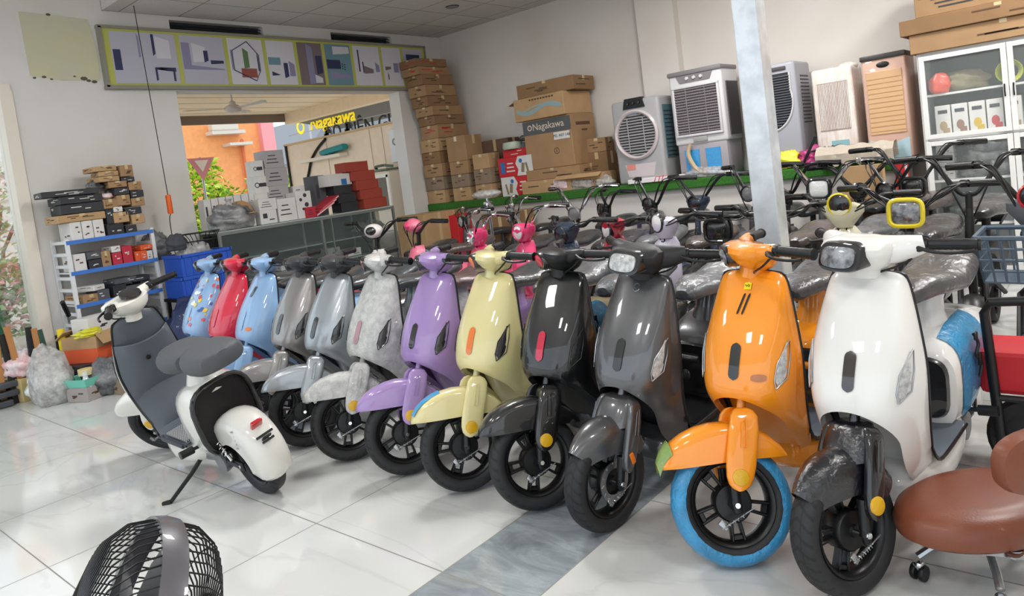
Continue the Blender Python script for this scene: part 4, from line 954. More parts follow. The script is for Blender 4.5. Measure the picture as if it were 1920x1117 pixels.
    if basket:
        b = MB(); z0, z1 = .66, .86
        def rg(z, e): return [V((-.06+x_*(.14+e), y_*(.17+e), z)) for x_, y_ in ((-1, -1), (1, -1), (1, 1), (-1, 1))]
        for i in range(4):
            A0, A1, B0, B1 = rg(z0, 0)[i], rg(z0, 0)[(i+1) % 4], rg(z1, .03)[i], rg(z1, .03)[(i+1) % 4]
            for k in range(9): t = k/8; b.tube([A0.lerp(A1, t), B0.lerp(B1, t)], .005, 5)
            for k in range(5): t = k/4; b.tube([A0.lerp(B0, t), A1.lerp(B1, t)], .005 if k < 4 else .011, 5)
        b.box((-.06, 0, z0), (.28, .34, .008)); o = b.build('basket', basket, root); o.matrix_local = S
    if rack:
        b = MB()
        for s in (1, -1): b.tube([(-1.0, s*.07, .68), (-1.38, s*.07, .70)], .008, 6)
        for k in range(6): b.tube([(-1.05-.06*k, -.07, .69), (-1.05-.06*k, .07, .69)], .006, 6)
        b.build('rear_rack', BLK, root)
    if mirror:
        b = MB(); b.tube([(-.36, .2, zt), (-.33, .24, zt+.1), (-.34, .26, zt+.15)], .006, 6, sm=3); b.ball((-.34, .27, zt+.2), (.012, .06, .045)); b.build('mirror', BLK, hb)
    return root
def ebpx(px, py, Y, yaw=-90, hz=1.08, **k):    # handlebar centre seen at a point of the picture, bike standing in the row at depth Y
    p = ony(px, py, Y); return p
YLL = mat('lamp_yellow', '#e8d22a', .35, coat=.7); PNK = paint('paint_hot_pink', '#e23a72'); PNKL = mat('pink_in_film', '#e06a86', .4, coat=1, cbump=.5, cbscale=24)
BLUF = mat('blue_black_in_film', '#18293f', .4, coat=1, cbump=.5, cbscale=24); MINT = paint('paint_mint_cream', '#cfcfae'); PLIL = paint('paint_pale_lilac', '#c9c3d3')
BRNS = film('taupe_seat_in_film', '#4b403c', .5, 14, .5); SADT = film('black_seat_in_film', '#26272a', .5, 15, .5); WLEN = mat('white_lens', '#e8e8e6', .2, coat=1, bump=.3, bscale=60)
REDB = paint('paint_dark_red', '#a8142c'); CRMP = paint('paint_cream', '#d8d2b4')
def row(Y, items):
    Y_ = Y
    for i_, (px, lab, kw) in enumerate(items):
        hz = kw.get('hz', 1.08); Y = Y_+.16*(i_ % 2); y0 = Y-.34
        p = None; # the bar centre stands at depth Y: solve x so that it falls on the picture column px
        lo, hi = -8, 1
        for _ in range(40):
            mid = (lo+hi)/2; a = V((mid, Y, hz))-C0
            u = PCX+FPX*a.dot(CR)/a.dot(_f)
            if u < px: lo = mid
            else: hi = mid
        ebike(lab, round(lo, 3), y0, **kw)
row(4.35, [
 (700, 'white headed scooter with dark lamp behind the film-wrapped scooter', dict(body=paint('paint_milk', '#e2dbd8'), cover=paint('paint_milk', ''), lamp='moped', lampm=SMOKE, hz=1.10, turn=25, panel=True, lampz=1.02, seat=SADT)),
 (775, 'pink film-wrapped scooter behind the lilac one', dict(body=PNKL, cover=PNKL, lamp='moped', lampm=PNK, turn=-20, panel=True, lampz=1.03, hz=1.07, seat=BRNS)),
 (890, 'hot pink moped with white round lamp, left of its twin behind the yellow scooter', dict(body=PNK, cover=PNK, lamp='round', lampm=WLEN, ring=CHR, bar=CHR, panel=True, hz=1.10, turn=-25)),
 (975, 'hot pink moped with tall pink hood, right of its twin behind the yellow scooter', dict(body=PNK, cover=PNK, lamp='round', lampm=WLEN, ring=PNK, bar=CHR, panel=True, hz=1.12, turn=-10)),
 (1058, 'dark film-wrapped moped between the hot pink twin and the dark red one', dict(body=FILMK, cover=BLUF, lamp='round', lampm=SMOKE, panel=True, hz=1.0, rise=.05, turn=-15, lampz=.9)),
 (1145, 'dark red film-wrapped moped with a white lamp behind the black scooter', dict(body=REDB, cover=REDB, lamp='round', lampm=WLEN, panel=True, hz=.98, rise=.05, turn=-25, lampz=.90, seat=SEATG)),
 (1240, 'black moped with a big clear round lamp directly behind the graphite scooter', dict(body=FILMK, cover=PLIL, lamp='round', lampm=WLEN, panel=True, hz=1.0, rise=.05, turn=-25, lampz=.95, seat=BRNS)),
 (1345, 'dark electric bike with black battery case between graphite and orange scooters', dict(body=FILMK, lamp='square', lampm=SMOKE, hz=.98, rise=.05, seat=BRNS, lampz=.86)),
 (1440, 'dark electric bike standing just left of the steel column foot', dict(body=FILMK, lamp='round', lampm=SMOKE, hz=1.0, turn=10, seat=BRNS)),
 (1570, 'cream moped with storage box and yellow ringed lamp behind the white scooter', dict(body=CRMP, cover=CRMP, lamp='round', ring=YLL, lampm=SMOKE, hz=1.02, panel=True, seat=SEATG, lampz=.98)),
 (1690, 'black electric bike with a yellow ringed square headlight', dict(body=FILMK, lamp='square', ring=YLL, lampm=DLENS, hz=1.06, hw=.32, seat=SADT, lampz=.93)),
])
row(5.9, [
 (870, 'dark electric bike with tall black bars before the grey cartons', dict(body=FILMK, bar=CHR, hz=1.05, turn=-20)),
 (960, 'dark green electric bike with chrome bars left of the bundled saddle', dict(body=mat('dark_green_film', '#1f3a34', .4, coat=1, cbump=.4), bar=CHR, hz=1.12, turn=-30)),
 (1075, 'electric bike with swept chrome handlebar and dull round grey lamp', dict(body=PLIL, bar=CHR, ring=GREYF, lampm=GREYF, hz=1.17, hw=.33, turn=5)),
 (1130, 'electric bike with lilac film-wrapped frame and black bars', dict(body=mat('lilac_film', '#8d84a8', .4, coat=1, cbump=.6), hz=1.10, turn=-35, lampm=SMOKE)),
 (1215, 'black electric bike with high bars and a round lamp low between them', dict(body=FILMK, hz=1.18, hw=.34, lampz=.95, lampm=SMOKE, turn=-20)),
 (1300, 'electric bike with blue film-wrapped head cowl against the ledge', dict(body=BLUF, cover=BLUF, hz=1.16, hw=.36, lampm=SMOKE, turn=-10)),
 (1400, 'black cruiser bike with tall bar and large round lamp left of the steel column', dict(body=FILMK, hz=1.2, hw=.3, lampz=.98, lampm=GREYF, ring=BLK, turn=-10)),
 (1465, 'dark electric bike partly hidden behind the steel column', dict(body=FILMK, hz=1.18, hw=.32, lampm=SMOKE, turn=-20)),
 (1530, 'electric bike with a bent chrome handlebar right of the steel column', dict(body=FILMK, bar=CHR, hz=1.17, hw=.34, lamp='square', lampm=WLEN, lampz=.98)),
 (1600, 'black electric bike with thin cables and wire wheel before the folded carton', dict(body=FILMK, hz=1.12, lampm=SMOKE, turn=15)),
 (1655, 'brown seated electric bike with low black bars by the ledge end', dict(body=FILMK, hz=1.14, hw=.3, lampm=SMOKE, turn=-25, seat=BRNS)),
 (1700, 'black electric bike with mirrored high bars under the red strip', dict(body=FILMK, hz=1.22, hw=.38, lampm=SMOKE, lamp='square', turn=5, seat=BRNS)),
])
row(4.9, [
 (1800, 'big black cargo bike with wide dark bars behind the white scooter seat', dict(body=BLK, hz=1.17, hw=.30, lamp='none', seat=SADT, seatz=.84, lampz=1.0, turn=8, basket=None, rack=True)),
])
# ================================================================ goods: cartons, coolers, cabinet
def ybox(px0, px1, py0, py1, Y):      # extents of a front face seen between picture columns and rows, standing at depth Y
    my, mx = (py0+py1)/2, (px0+px1)/2
    return ony(px0, my, Y).x, ony(px1, my, Y).x, ony(mx, py1, Y).z, ony(mx, py0, Y).z
def xbox(px0, px1, py0, py1, X):
    my, mx = (py0+py1)/2, (px0+px1)/2
    return onx(px0, my, X).y, onx(px1, my, X).y, onx(mx, py1, X).z, onx(mx, py0, X).z
def carton(name, label, cat, c, d, m, rz=0, group=None, tape=True, ink=None, bev=.004, seed=0, tilt=0):
    """one closed carton: body, lid seam, tape and printed bars, c = centre of its underside"""
    rnd = random.Random(hash((round(c[0], 2), round(c[1], 2), round(c[2], 2))) & 0xffff)
    b = MB(); b.box((0, 0, d[2]/2), d, bev=bev, seg=1)
    mats = [m, TAPE, ink or KLINE]
    if tape:
        b.mi = 1; w_ = min(.05, d[1]*.25); b.box((0, 0, d[2]+.0005), (d[0]*1.002, w_, .001)); b.box((-d[0]/2-.0008, 0, d[2]*.82), (.001, w_, d[2]*.36)); b.box((d[0]/2+.0008, 0, d[2]*.82), (.001, w_, d[2]*.36))
        b.box((0, -d[1]/2-.0008, d[2]*.9), (w_, .001, d[2]*.2))
    if ink is not False:
        b.mi = 2
        for k in range(rnd.choice((2, 3, 4))):
            ww = rnd.uniform(.1, .3)*d[0]; b.box((rnd.uniform(-.3, .3)*d[0], -d[1]/2-.0015, d[2]*rnd.uniform(.25, .75)), (ww, .002, min(.012, d[2]*.09)))
            b.box((d[0]/2+.0015, rnd.uniform(-.25, .25)*d[1], d[2]*rnd.uniform(.25, .75)), (.002, rnd.uniform(.1, .3)*d[1], min(.012, d[2]*.09)))
    o = b.build(name, mats, smooth=False); o.location = c; o.rotation_euler = (tilt, 0, rz)
    return tag(o, label, cat, group)
Z0 = ZL+.001
ordn = ('bottom', 'second from the bottom', 'third from the bottom', 'fourth from the bottom', 'fifth from the bottom', 'sixth from the bottom', 'seventh from the bottom', 'eighth from the bottom')
# three low columns of small cartons at the corner end of the ledge
tops = {}
for name, x0, x1, hs, y0, dy in (('left', -7.64, -7.27, (.19, .185, .185, .17, .18), 7.02, .42), ('middle', -7.14, -6.80, (.19, .18, .18), 7.05, .36), ('right', -6.70, -6.40, (.20, .20), 7.05, .3)):
    z = Z0
    for k, h in enumerate(hs):
        j = (k*7 % 5-2)*.008
        carton('carton', 'small brown carton in the %s low column by the ledge corner, %s' % (name, ordn[k]), 'carton', ((x0+x1)/2+j, y0+dy/2-j, z), (x1-x0, dy, h-.002), KRAFT[(k+2) % 4], j*1.2, 'small cartons at the corner end of the ledge')
        z += h
    tops[name] = z
carton('carton', 'square brown carton with dark top on the middle low column', 'carton', (-6.97, 7.22, tops['middle']), (.36, .34, .34), KRAFT[0], .02, ink=False)
carton('carton', 'long carton with a dark lid behind the small corner cartons', 'carton', (-6.58, 7.53, Z0), (.5, .24, .78), mat('kraft_brown_lid', '#6d5546', .8), 0)
carton('carton', 'small square brown carton on the right low column', 'carton', (-6.56, 7.18, tops['right']), (.28, .24, .2), KRAFT[2], .05, ink=False)
# tall leaning stack of flat cartons on the left column
z = tops['left']
for k, h in enumerate((.19, .125, .13, .145, .15, .14, .11, .11)):
    carton('carton', 'flat brown carton in the tall stack by the ledge corner, %s' % ordn[k], 'carton', (-7.42+.012*(k % 3), 7.31-.035*k, z), (.34, .60-.02*(k % 2), h-.002), KRAFT[k % 2], (-1)**k*.025, 'flat cartons in the tall stack', ink=(INKR if k in (0, 6, 7) else None))
    z += h
# big carton pile
pile = thing('printed_carton', 'tall brown carton with a grey header band and white sticker, in the big ledge pile', 'carton', (-5.42, 7.36, Z0+.30))
b = MB(); b.box((0, 0, .31), (.74, .52, .62), bev=.006, seg=1); b.build('body', KRAFT[0], pile, smooth=False)
b = MB(); b.box((0, -.2612, .52), (.742, .002, .17)); b.build('header_band', mat('band_grey', '#55585a', .7), pile, smooth=False)
letters('Nagakawa', .12, mat('band_letter', '#d8c8b4', .7), 'brand_lettering', .001, pile, T(.03, -.264, .525) @ RX(PI/2))
b = MB(); b.lathe([(.022, 0), (.034, .001), (.036, 0)], T(-.26, -.264, .525) @ RX(PI/2), 14); b.build('brand_ring', mat('band_letter', ''), pile)
b = MB(); b.box((.22, -.262, .38), (.24, .003, .09)); b.build('sticker', WBOX, pile, smooth=False)
letters('MS: A07 148', .05, INK, 'sticker_text', .0008, pile, T(.22, -.2645, .38) @ RX(PI/2))
b = MB(); b.lathe([(.032, 0), (.036, .001), (.04, 0)], T(.12, -.262, .2) @ RX(PI/2), 20); b.box((.12, -.263, .2), (.008, .002, .04)); b.build('care_mark', KLINE, pile)
b = MB(); b.box((.3715, 0, .5), (.002, .3, .04)); b.box((.3715, .02, .42), (.002, .12, .02)); b.build('side_print', KLINE, pile, smooth=False)
p2_ = thing('printed_carton', 'brown carton with a pale blue wave print in the big ledge pile', 'carton', (-5.47, 7.34, Z0+.922), (0, 0, -.03))
b = MB(); b.box((0, 0, .14), (.80, .56, .28), bev=.006, seg=1); b.box((-.45, -.1, .25), (.14, .3, .006), RY(-.35)); b.build('body', KRAFT[2], p2_, smooth=False)
b = MB(); rows = [[V((x_, -.2815, .10+.04*math.sin(x_*9)+dz_)) for dz_ in (0, .05)] for x_ in [-.36+.72*i/20 for i in range(21)]]; b.grid(rows); rows = [[V((x_, -.2825, .13+.03*math.sin(x_*9+1.4)+dz_)) for dz_ in (0, .016)] for x_ in [-.36+.72*i/20 for i in range(21)]]; b.grid(rows); b.build('wave_print', mat('wave_blue', '#8fa6a8', .8), p2_, norm=False)
b = MB()
for k in range(9): b.box((-.12+.045*k, -.2815, .245), (.03, .002, .02))
b.build('line_print', KLINE, p2_, smooth=False)
o = carton('carton', 'crumpled open flat carton on top of the big ledge pile', 'carton', (-5.40, 7.36, Z0+1.205), (.84, .5, .17), KRAFT[1], .06)
carton('carton', 'flattened wide brown carton at the foot of the big ledge pile', 'carton', (-5.42, 7.36, Z0+.165), (.82, .52, .133), KRAFT[0], .02)
o = carton('carton', 'long brown carton printed with a dark label, lowest in the big ledge pile', 'carton', (-5.50, 7.30, Z0), (.78, .5, .163), KRAFT[2], 0)
tray = thing('open_carton', 'open brown carton tray with printed side holding wrapped parts, before the first cooler', 'carton', (-5.0, 7.22, Z0))
b = MB()
for c_, d_ in (((0, 0, .005), (.66, .3, .01)), ((0, -.15, .09), (.66, .006, .18)), ((0, .15, .09), (.66, .006, .18)), ((-.33, 0, .09), (.006, .3, .18)), ((.33, 0, .09), (.006, .3, .18))): b.box(c_, d_)
b.box((.0, -.19, .165), (.66, .09, .005), RX(.5)); b.build('body', KRAFT[2], tray, smooth=False)
letters('CASE GIA DUNG', .07, KLINE, 'side_lettering', .001, tray, T(0, -.1545, .085) @ RX(PI/2))
def blob(name, label, cat, c, r, m, amp=.18, seed=1, n=18, parent=None, fr=9, group=None, flat=None):
    """a crumpled bag: sphere pushed about by layered folds, resting on its flattened underside"""
    rnd = random.Random(seed); ph = [rnd.uniform(0, 6.3) for _ in range(9)]; b = MB(); b.ball((0, 0, 0), 1, n=n)
    for v in b.bm.verts:
        p = v.co; k = 1+amp*(math.sin(p.x*fr*.5+ph[0])*math.sin(p.y*fr*.45+ph[1])+.6*math.sin(p.z*fr+ph[2]+p.x*3)+.45*math.sin(p.y*fr*1.7+ph[3])*math.sin(p.z*fr*1.3+ph[4])+.3*math.sin(p.x*fr*3+p.z*5+ph[5])+.22*abs(math.sin(p.y*fr*4.1+p.x*fr*2.3+ph[6]))+.18*abs(math.sin(p.z*fr*5+p.x*fr*3.1+ph[7])))
        q = V((p.x*r[0]*k, p.y*r[1]*k, p.z*r[2]*k)); q.z = max(q.z, -r[2]*.72); v.co = q
    o = b.build(name, m, parent, ang=180, loc=(c[0], c[1], c[2]+r[2]*.72))
    if label: tag(o, label, cat, group)
    return o
BAG = mat('clear_bag', '#a9a7a5', .3, coat=1, cbump=1, cbscale=24, col2='#dddbd8', vscale=22, alpha=.62); BAGP = mat('pink_bag', '#d9a6ac', .3, coat=1, cbump=.9, cbscale=18, col2='#ece2e0', vscale=20)
BAGK = mat('dark_bag', '#35373a', .3, coat=1, cbump=.9, cbscale=18, col2='#77787a', vscale=12); BAGY = mat('yellow_bag', '#d9d228', .35, coat=.8, cbump=.7); BAGM = mat('magenta_bag', '#b83478', .35, coat=.8, cbump=.7)
blob('plastic_bag', 'pinkish crumpled plastic bag on the ledge edge before the brown pile', 'bag', (-5.30, 7.11, Z0), (.22, .075, .09), BAGP, seed=3)
blob('plastic_bag', 'clear crumpled plastic bag beside the pinkish one on the ledge edge', 'bag', (-4.98, 7.10, Z0), (.16, .06, .075), BAG, seed=4)
blob('plastic_bag', 'small clear bag on the ledge edge nearest the first cooler', 'bag', (-4.66, 7.10, Z0), (.12, .06, .07), BAG, seed=5)
# red and white printed boxes
def redbox(label, c, flip):
    t_ = thing('appliance_box', label, 'box', c); W_, D_, H_ = .58, .3, .25
    b = MB(); b.box((0, 0, H_/2), (W_, D_, H_), bev=.004, seg=1); b.build('body', mat('box_red', '#c4262e', .55), t_, smooth=False)
    s = -1 if flip else 1
    b = MB(); b.prism([(s*x_, -D_/2-.001, z_) for x_, z_ in ((.02, .0), (.05, .08), (.01, .16), (.06, .25), (.29, .25), (.29, 0))], (0, -.001, 0)); b.build('white_field', WBOX, t_, smooth=False)
    b = MB(); b.box((s*-.21, -D_/2-.002, .12), (.07, .002, .15)); b.lathe([(0, .001), (.028, 0)], T(s*.10, -D_/2-.003, .19) @ RX(PI/2), 14); b.build('picture', INKB, t_, smooth=False)
    b = MB(); b.box((s*.13, -D_/2-.003, .1), (.05, .002, .12), RY(.2)); b.box((s*.2, -D_/2-.003, .09), (.03, .002, .14), RY(-.2)); b.build('figure_print', mat('print_olive', '#8a7a5c', .6), t_, smooth=False)
    b = MB()
    for k in range(3): b.box((s*-.08, -D_/2-.002, .07+.05*k), (.14-.02*k, .002, .018))
    b.build('line_print', WBOX, t_, smooth=False); return t_
redbox('red and white appliance box on the ledge, lower of the pair', (-5.98, 7.25, Z0), True)
redbox('red and white appliance box on the ledge, upper of the pair', (-6.0, 7.25, Z0+.252), False)
carton('carton', 'thin red carton lying on the upper red and white box', 'carton', (-6.02, 7.3, Z0+.503), (.42, .28, .10), mat('box_red', ''), .04, tape=False, ink=WBOX)
o = MB(); o.lathe([(0, 0), (.13, 0), (.14, .03), (.13, .09), (.06, .10), (0, .10)], None, 20); tag(o.build('film_roll', mat('roll_green', '#a9b5a0', .3, coat=1, cbump=.5), loc=(-6.08, 7.2, Z0+.605)), 'pale green and white wrapped roll on the thin red carton', 'roll')
kb = thing('wire_rack', 'black wire basket piled by the top of the tall printed carton', 'basket', (-5.86, 7.3, Z0+.56)); b = MB()
for k in range(7): b.tube([(-.14, -.1+.033*k, .14), (-.05, -.1+.033*k, .2), (.1, -.1+.033*k, .17)], .005, 5)
b.tube([(-.14, -.1, .14), (-.14, .1, .14), (.1, .1, .17), (.1, -.1, .17), (-.14, -.1, .14)], .007, 6); b.build('wires', BLK, kb)
b = MB(); b.box((0, 0, .05), (.24, .2, .13), bev=.02); b.build('dark_bundle', BAGK, kb)
carton('carton', 'small plain carton tucked between the big pile and the first cooler', 'carton', (-4.93, 7.5, Z0+.42), (.26, .2, .17), KRAFT[0], .1); carton('carton', 'brown carton standing under the small plain one beside the first cooler', 'carton', (-4.93, 7.5, Z0), (.3, .22, .418), KRAFT[1], .02)

# --- evaporative coolers
CG = mat('cooler_grey', '#a6a5a6', .4); CL = mat('cooler_light', '#cfcdce', .4); CDK = mat('cooler_dark', '#4a4648', .5); CBL = mat('tank_blue', '#2f8fc8', .25, coat=.8, cbump=.3); PAD_ = mat('cooling_pad', '#4f6f78', .8)
def louvre(b, x0, x1, z0, z1, y, n, th=.006, tilt=.6, clip=None):
    for k in range(n):
        z = z0+(z1-z0)*(k+.5)/n; a, c = x0, x1
        if clip:
            a, c = clip(z)
            if c-a < .01: continue
        b.box(((a+c)/2, y, z), (c-a, .02, th), RX(tilt))
def cooler_base(label, px0, px1, top, bot, Y=7.12, D=.36, lean=0):
    x0 = ony(px0, 230, Y).x; x1 = ony(px1, 230, Y).x
    zt = ony((px0+px1)/2, top, Y).z
    return thing('air_cooler', label, 'air cooler', ((x0+x1)/2, Y+D/2, Z0)), x1-x0, zt-Z0, D
t_, W_, H_, D_ = cooler_base('grey air cooler with a round grille, leftmost on the green ledge', 1148, 1238, 185, 335, 7.10, .44)
b = MB(); b.box((0, 0, H_/2), (W_, D_, H_-.001), bev=.035, seg=3); b.build('body', CG, t_)
b = MB(); RRr = W_*.46; zc = H_*.58; m_ = T(0, -D_/2-.0, zc) @ RX(PI/2); b.lathe([(RRr, -.01), (RRr, .03), (RRr*.93, .045), (RRr*.86, .03), (RRr*.84, 0)], m_, 40); b.build('grille_ring', mat('cooler_ring', '#c5b9ba', .35, coat=.5), t_)
b = MB(); b.lathe([(0, .002), (RRr*.85, .002)], m_, 40); b.build('fan_opening', CDK, t_)
b = MB(); r_ = RRr*.84; louvre(b, 0, 0, zc-r_, zc+r_, -D_/2-.012, 15, .007, .5, lambda z: (-math.sqrt(max(0, r_*r_-(z-zc)**2)), math.sqrt(max(0, r_*r_-(z-zc)**2))))
for x_ in (-.1, .1): b.box((x_, -D_/2-.018, zc), (.008, .008, 1.8*math.sqrt(r_*r_-x_*x_)))
b.box((0, -D_/2-.018, zc), (2*r_, .01, .012)); b.build('louvres', CG, t_, smooth=False)
b = MB(); b.prism([(-.14, -D_/2-.012, H_-.10), (.14, -D_/2-.012, H_-.10), (.11, -D_/2-.012, H_+.015), (-.11, -D_/2-.012, H_+.015)], (0, .06, 0)); cp = b.build('control_panel', BLK, t_, smooth=False); b = MB(); b.box((-.015, -D_/2-.008, H_*.83), (.1, .004, .05)); 
b.build('blue_sticker', mat('sticker_blue', '#7fa3b4', .5), t_, smooth=False)
for x_ in (-.07, 0, .07): b = MB(); b.lathe([(0, .02), (.018, .018), (.02, 0)], T(x_, -D_/2-.012, H_-.04) @ RX(PI/2), 14); b.build('knob', BLKG, cp)
b = MB(); b.prism([(-.2, -D_/2-.003, .22), (.2, -D_/2-.003, .22), (.16, -D_/2-.003, .08), (-.16, -D_/2-.003, .08)], (0, .01, 0)); b.build('lower_panel', mat('cooler_ring', ''), t_, smooth=False)
b = MB(); b.box((-.12, -D_/2-.006, .19), (.11, .004, .06)); b.build('red_sticker', mat('sticker_salmon', '#d88a7a', .5), t_, smooth=False)
b = MB(); b.box((W_/2+.004, .02, H_*.58), (.01, D_*.75, H_*.62)); sp_ = b.build('side_pad', PAD_, t_, smooth=False)
b = MB(); louvre(b, 0, 0, 0, 1, 0, 0)
for k in range(12): b.box((W_/2+.012, .02, H_*.3+H_*.047*k), (.006, D_*.72, .008))
b.build('side_louvres', CDK, sp_, smooth=False)
# 2: white-grey with square grille and two blue tank windows
t_, W_, H_, D_ = cooler_base('light grey air cooler with a square grille and two blue tank windows', 1262, 1362, 132, 312, 7.12, .40)
b = MB(); b.box((0, 0, H_*.66), (W_, D_, H_*.68), bev=.025, seg=3); b.build('body', CL, t_)
b = MB(); b.box((0, 0, H_*.165), (W_*.94, D_*.95, H_*.33), bev=.02); bs = b.build('tank_base', mat('cooler_mauve', '#9a9498', .45), t_)
b = MB(); b.box((0, -.01, H_+.005), (W_*1.03, D_*1.05, .05), bev=.015); b.prism([(-.17, -D_/2-.008, H_-.10), (.17, -D_/2-.008, H_-.10), (.21, -D_/2-.008, H_-.02), (-.21, -D_/2-.008, H_-.02)], (0, .02, 0)); cp = b.build('top_panel', mat('cooler_top', '#7d797b', .4), t_)
for x_ in (-.08, 0, .08): b = MB(); b.lathe([(0, .02), (.016, .018), (.02, 0)], T(x_, -D_/2-.009, H_-.058) @ RX(PI/2), 14); b.build('knob', CL, cp)
b = MB(); g = W_*.40; z1_, z2_ = H_*.42, H_*.86; b.box((0, -D_/2+.005, (z1_+z2_)/2), (2*g, .03, z2_-z1_)); gr = b.build('grille_well', CDK, t_, smooth=False)
b = MB(); louvre(b, -g, g, z1_, z2_, -D_/2-.016, 17, .008, .5)
for x_ in (-g*.45, g*.45): b.box((x_, -D_/2-.02, (z1_+z2_)/2), (.007, .008, z2_-z1_))
for k in range(26): b.box((-g+2*g*(k+.5)/26, -D_/2-.008, (z1_+z2_)/2), (.004, .006, z2_-z1_))
b.build('louvres', mat('louvre_mauve', '#8b8286', .5), gr, smooth=False)
b = MB()
for c_, d_ in (((0, z2_+.012), (2*g+.05, .024)), ((0, z1_-.012), (2*g+.05, .024)), ((-g-.012, (z1_+z2_)/2), (.024, z2_-z1_)), ((g+.012, (z1_+z2_)/2), (.024, z2_-z1_))): b.box((c_[0], -D_/2-.01, c_[1]), (d_[0], .03, d_[1]), bev=.004)
b.build('grille_frame', CL, gr)
b = MB(); b.box((0, -D_/2-.01, H_*.365), (.16, .015, .055), bev=.006); b.build('badge', GBOX, t_)
for x_ in (-W_*.2, W_*.2):
    b = MB(); b.prism([(x_-.075, -D_*.475-.002, .03), (x_+.075, -D_*.475-.002, .03), (x_+.085, -D_*.475-.002, H_*.27), (x_-.085, -D_*.475-.002, H_*.27)], (0, -.006, 0)); w_ = b.build('tank_window', CBL, bs, smooth=False)
b = MB(); b.box((W_/2+.006, .02, H_*.62), (.012, D_*.7, H_*.5)); b.build('side_pad', CDK, t_, smooth=False)
# 3: grey, large arc grille, behind the column
t_, W_, H_, D_ = cooler_base('grey air cooler with a half-round dark grille, partly behind the steel column', 1395, 1500, 120, 300, 7.12, .45)
b = MB(); b.box((0, 0, H_/2), (W_, D_, H_-.001), bev=.03, seg=3); b.build('body', mat('cooler_bluegrey', '#a2a3aa', .4), t_)
b = MB(); rows = []; zc = H_*.66; Rr = W_*.52
L = [(-W_*.46, H_*.9), (W_*.40, H_*.9)]+[(W_*.42*math.cos(R(a))+.0, zc-.02+Rr*math.sin(R(a))*1.0) for a in range(20, -91, -10)]+[(-W_*.46, zc-Rr-.02)]
b.prism([(x_, -D_/2-.004, z_) for x_, z_ in L], (0, .01, 0)); gr = b.build('grille_well', mat('grille_black', '#232327', .5), t_, smooth=False)
b = MB(); louvre(b, -W_*.44, W_*.38, zc-Rr+.02, H_*.88, -D_/2-.012, 20, .006, .5, lambda z: (-W_*.44, W_*.42*math.sqrt(max(0, 1-((z-zc)/(Rr))**2)) if z < zc else W_*.40)); b.box((.0, -D_/2-.018, zc), (.006, .006, 1.4*Rr)); b.build('louvres', mat('louvre_grey', '#5d5e66', .5), gr, smooth=False)
b = MB(); b.tube([(x_, -D_/2-.006, z_) for x_, z_ in L[1:]], .010, 8); b.build('grille_rim', CL, gr)
b = MB(); b.box((.0, -D_/2-.01, H_*.945), (W_*.7, .012, .035), bev=.005); b.build('control_strip', CDK, t_)
b = MB()
for k in range(14): b.box((W_/2+.003, .02, H_*.42+.035*k), (.008, D_*.5, .012))
b.build('side_vents', CDK, t_, smooth=False)
# 4: cream, wrapped
t_, W_, H_, D_ = cooler_base('cream air cooler bundled in clear stretch film', 1528, 1606, 125, 270, 7.14, .36)
WRC = mat('stretch_film_cream', '#d8c8bd', .35, coat=1, cbump=.9, cbscale=9, stretch=(3, 3, .5), col2='#e9e2dc', vscale=10)
b = MB(); b.box((0, 0, H_/2), (W_, D_, H_-.001), bev=.03, seg=3); b.build('body', WRC, t_)
b = MB(); b.box((0, -D_/2-.001, H_*.60), (W_*.74, .006, H_*.5)); g_ = b.build('grille_well', mat('film_grille', '#a08f84', .35, coat=1, cbump=.9, cbscale=9, stretch=(3, 3, .5)), t_, smooth=False)
b = MB()
for k in range(20): b.box((-W_*.36+W_*.72*k/19, -D_/2-.006, H_*.6), (.006, .006, H_*.48))
b.build('grille_bars', WRC, g_, smooth=False)
b = MB(); b.box((.03, -D_/2-.004, H_*.21), (W_*.42, .005, .06)); b.build('blue_label', mat('label_teal', '#7fa9b0', .4), t_, smooth=False)
b = MB(); b.ball((W_*.3, 0, H_-.0), (.09, .1, .04)); b.build('film_knot', WRC, t_)
# 5: peach with dark top and blue base
t_, W_, H_, D_ = cooler_base('peach coloured air cooler with dark top and pale blue tank strip, beside the cabinet', 1624, 1708, 105, 250, 7.10, .36)
b = MB(); b.box((0, 0, H_/2), (W_, D_, H_-.001), bev=.02, seg=3); b.build('body', mat('cooler_peach', '#c9a492', .45, coat=.4), t_)
b = MB(); b.box((0, -.01, H_+.01), (W_*1.02, D_*1.04, .045), bev=.008); b.build('top_panel', mat('cooler_topdark', '#3b3836', .4), t_)
b = MB(); b.box((0, -D_/2-.003, H_*.56), (W_*.80, .012, H_*.62), bev=.003); sh_ = b.build('cardboard_shutter', mat('shutter_tan', '#c89f72', .5, coat=.6, cbump=.2), t_, smooth=False)
b = MB()
for k in range(12): b.box((0, -D_/2-.011, H_*.28+H_*.047*k), (W_*.78, .003, .003))
b.build('slat_line', mat('shutter_line', '#b78c62', .5), sh_, smooth=False)
b = MB(); L = [(-W_*.40, H_*.25), (W_*.40, H_*.25)]+[(W_*(.40-.8*k/8), H_*.25-.03*math.sin(k/8*PI)) for k in range(9)]
b.prism([(-W_*.45, -D_/2-.004, .0), (W_*.45, -D_/2-.004, .0), (W_*.45, -D_/2-.004, H_*.20), (W_*.2, -D_/2-.004, H_*.165), (0, -D_/2-.004, H_*.155), (-W_*.2, -D_/2-.004, H_*.165), (-W_*.45, -D_/2-.004, H_*.20)], (0, .01, 0)); b.build('tank_strip', mat('tank_pale', '#a9c3cc', .3, coat=.6), t_, smooth=False)
b = MB(); b.lathe([(0, .004), (.035, .003), (.045, 0)], T(0, -D_/2-.004, H_*.93) @ RX(PI/2) @ M.Diagonal((1.2, .6, 1, 1)), 16); b.build('emblem', BLK, t_)
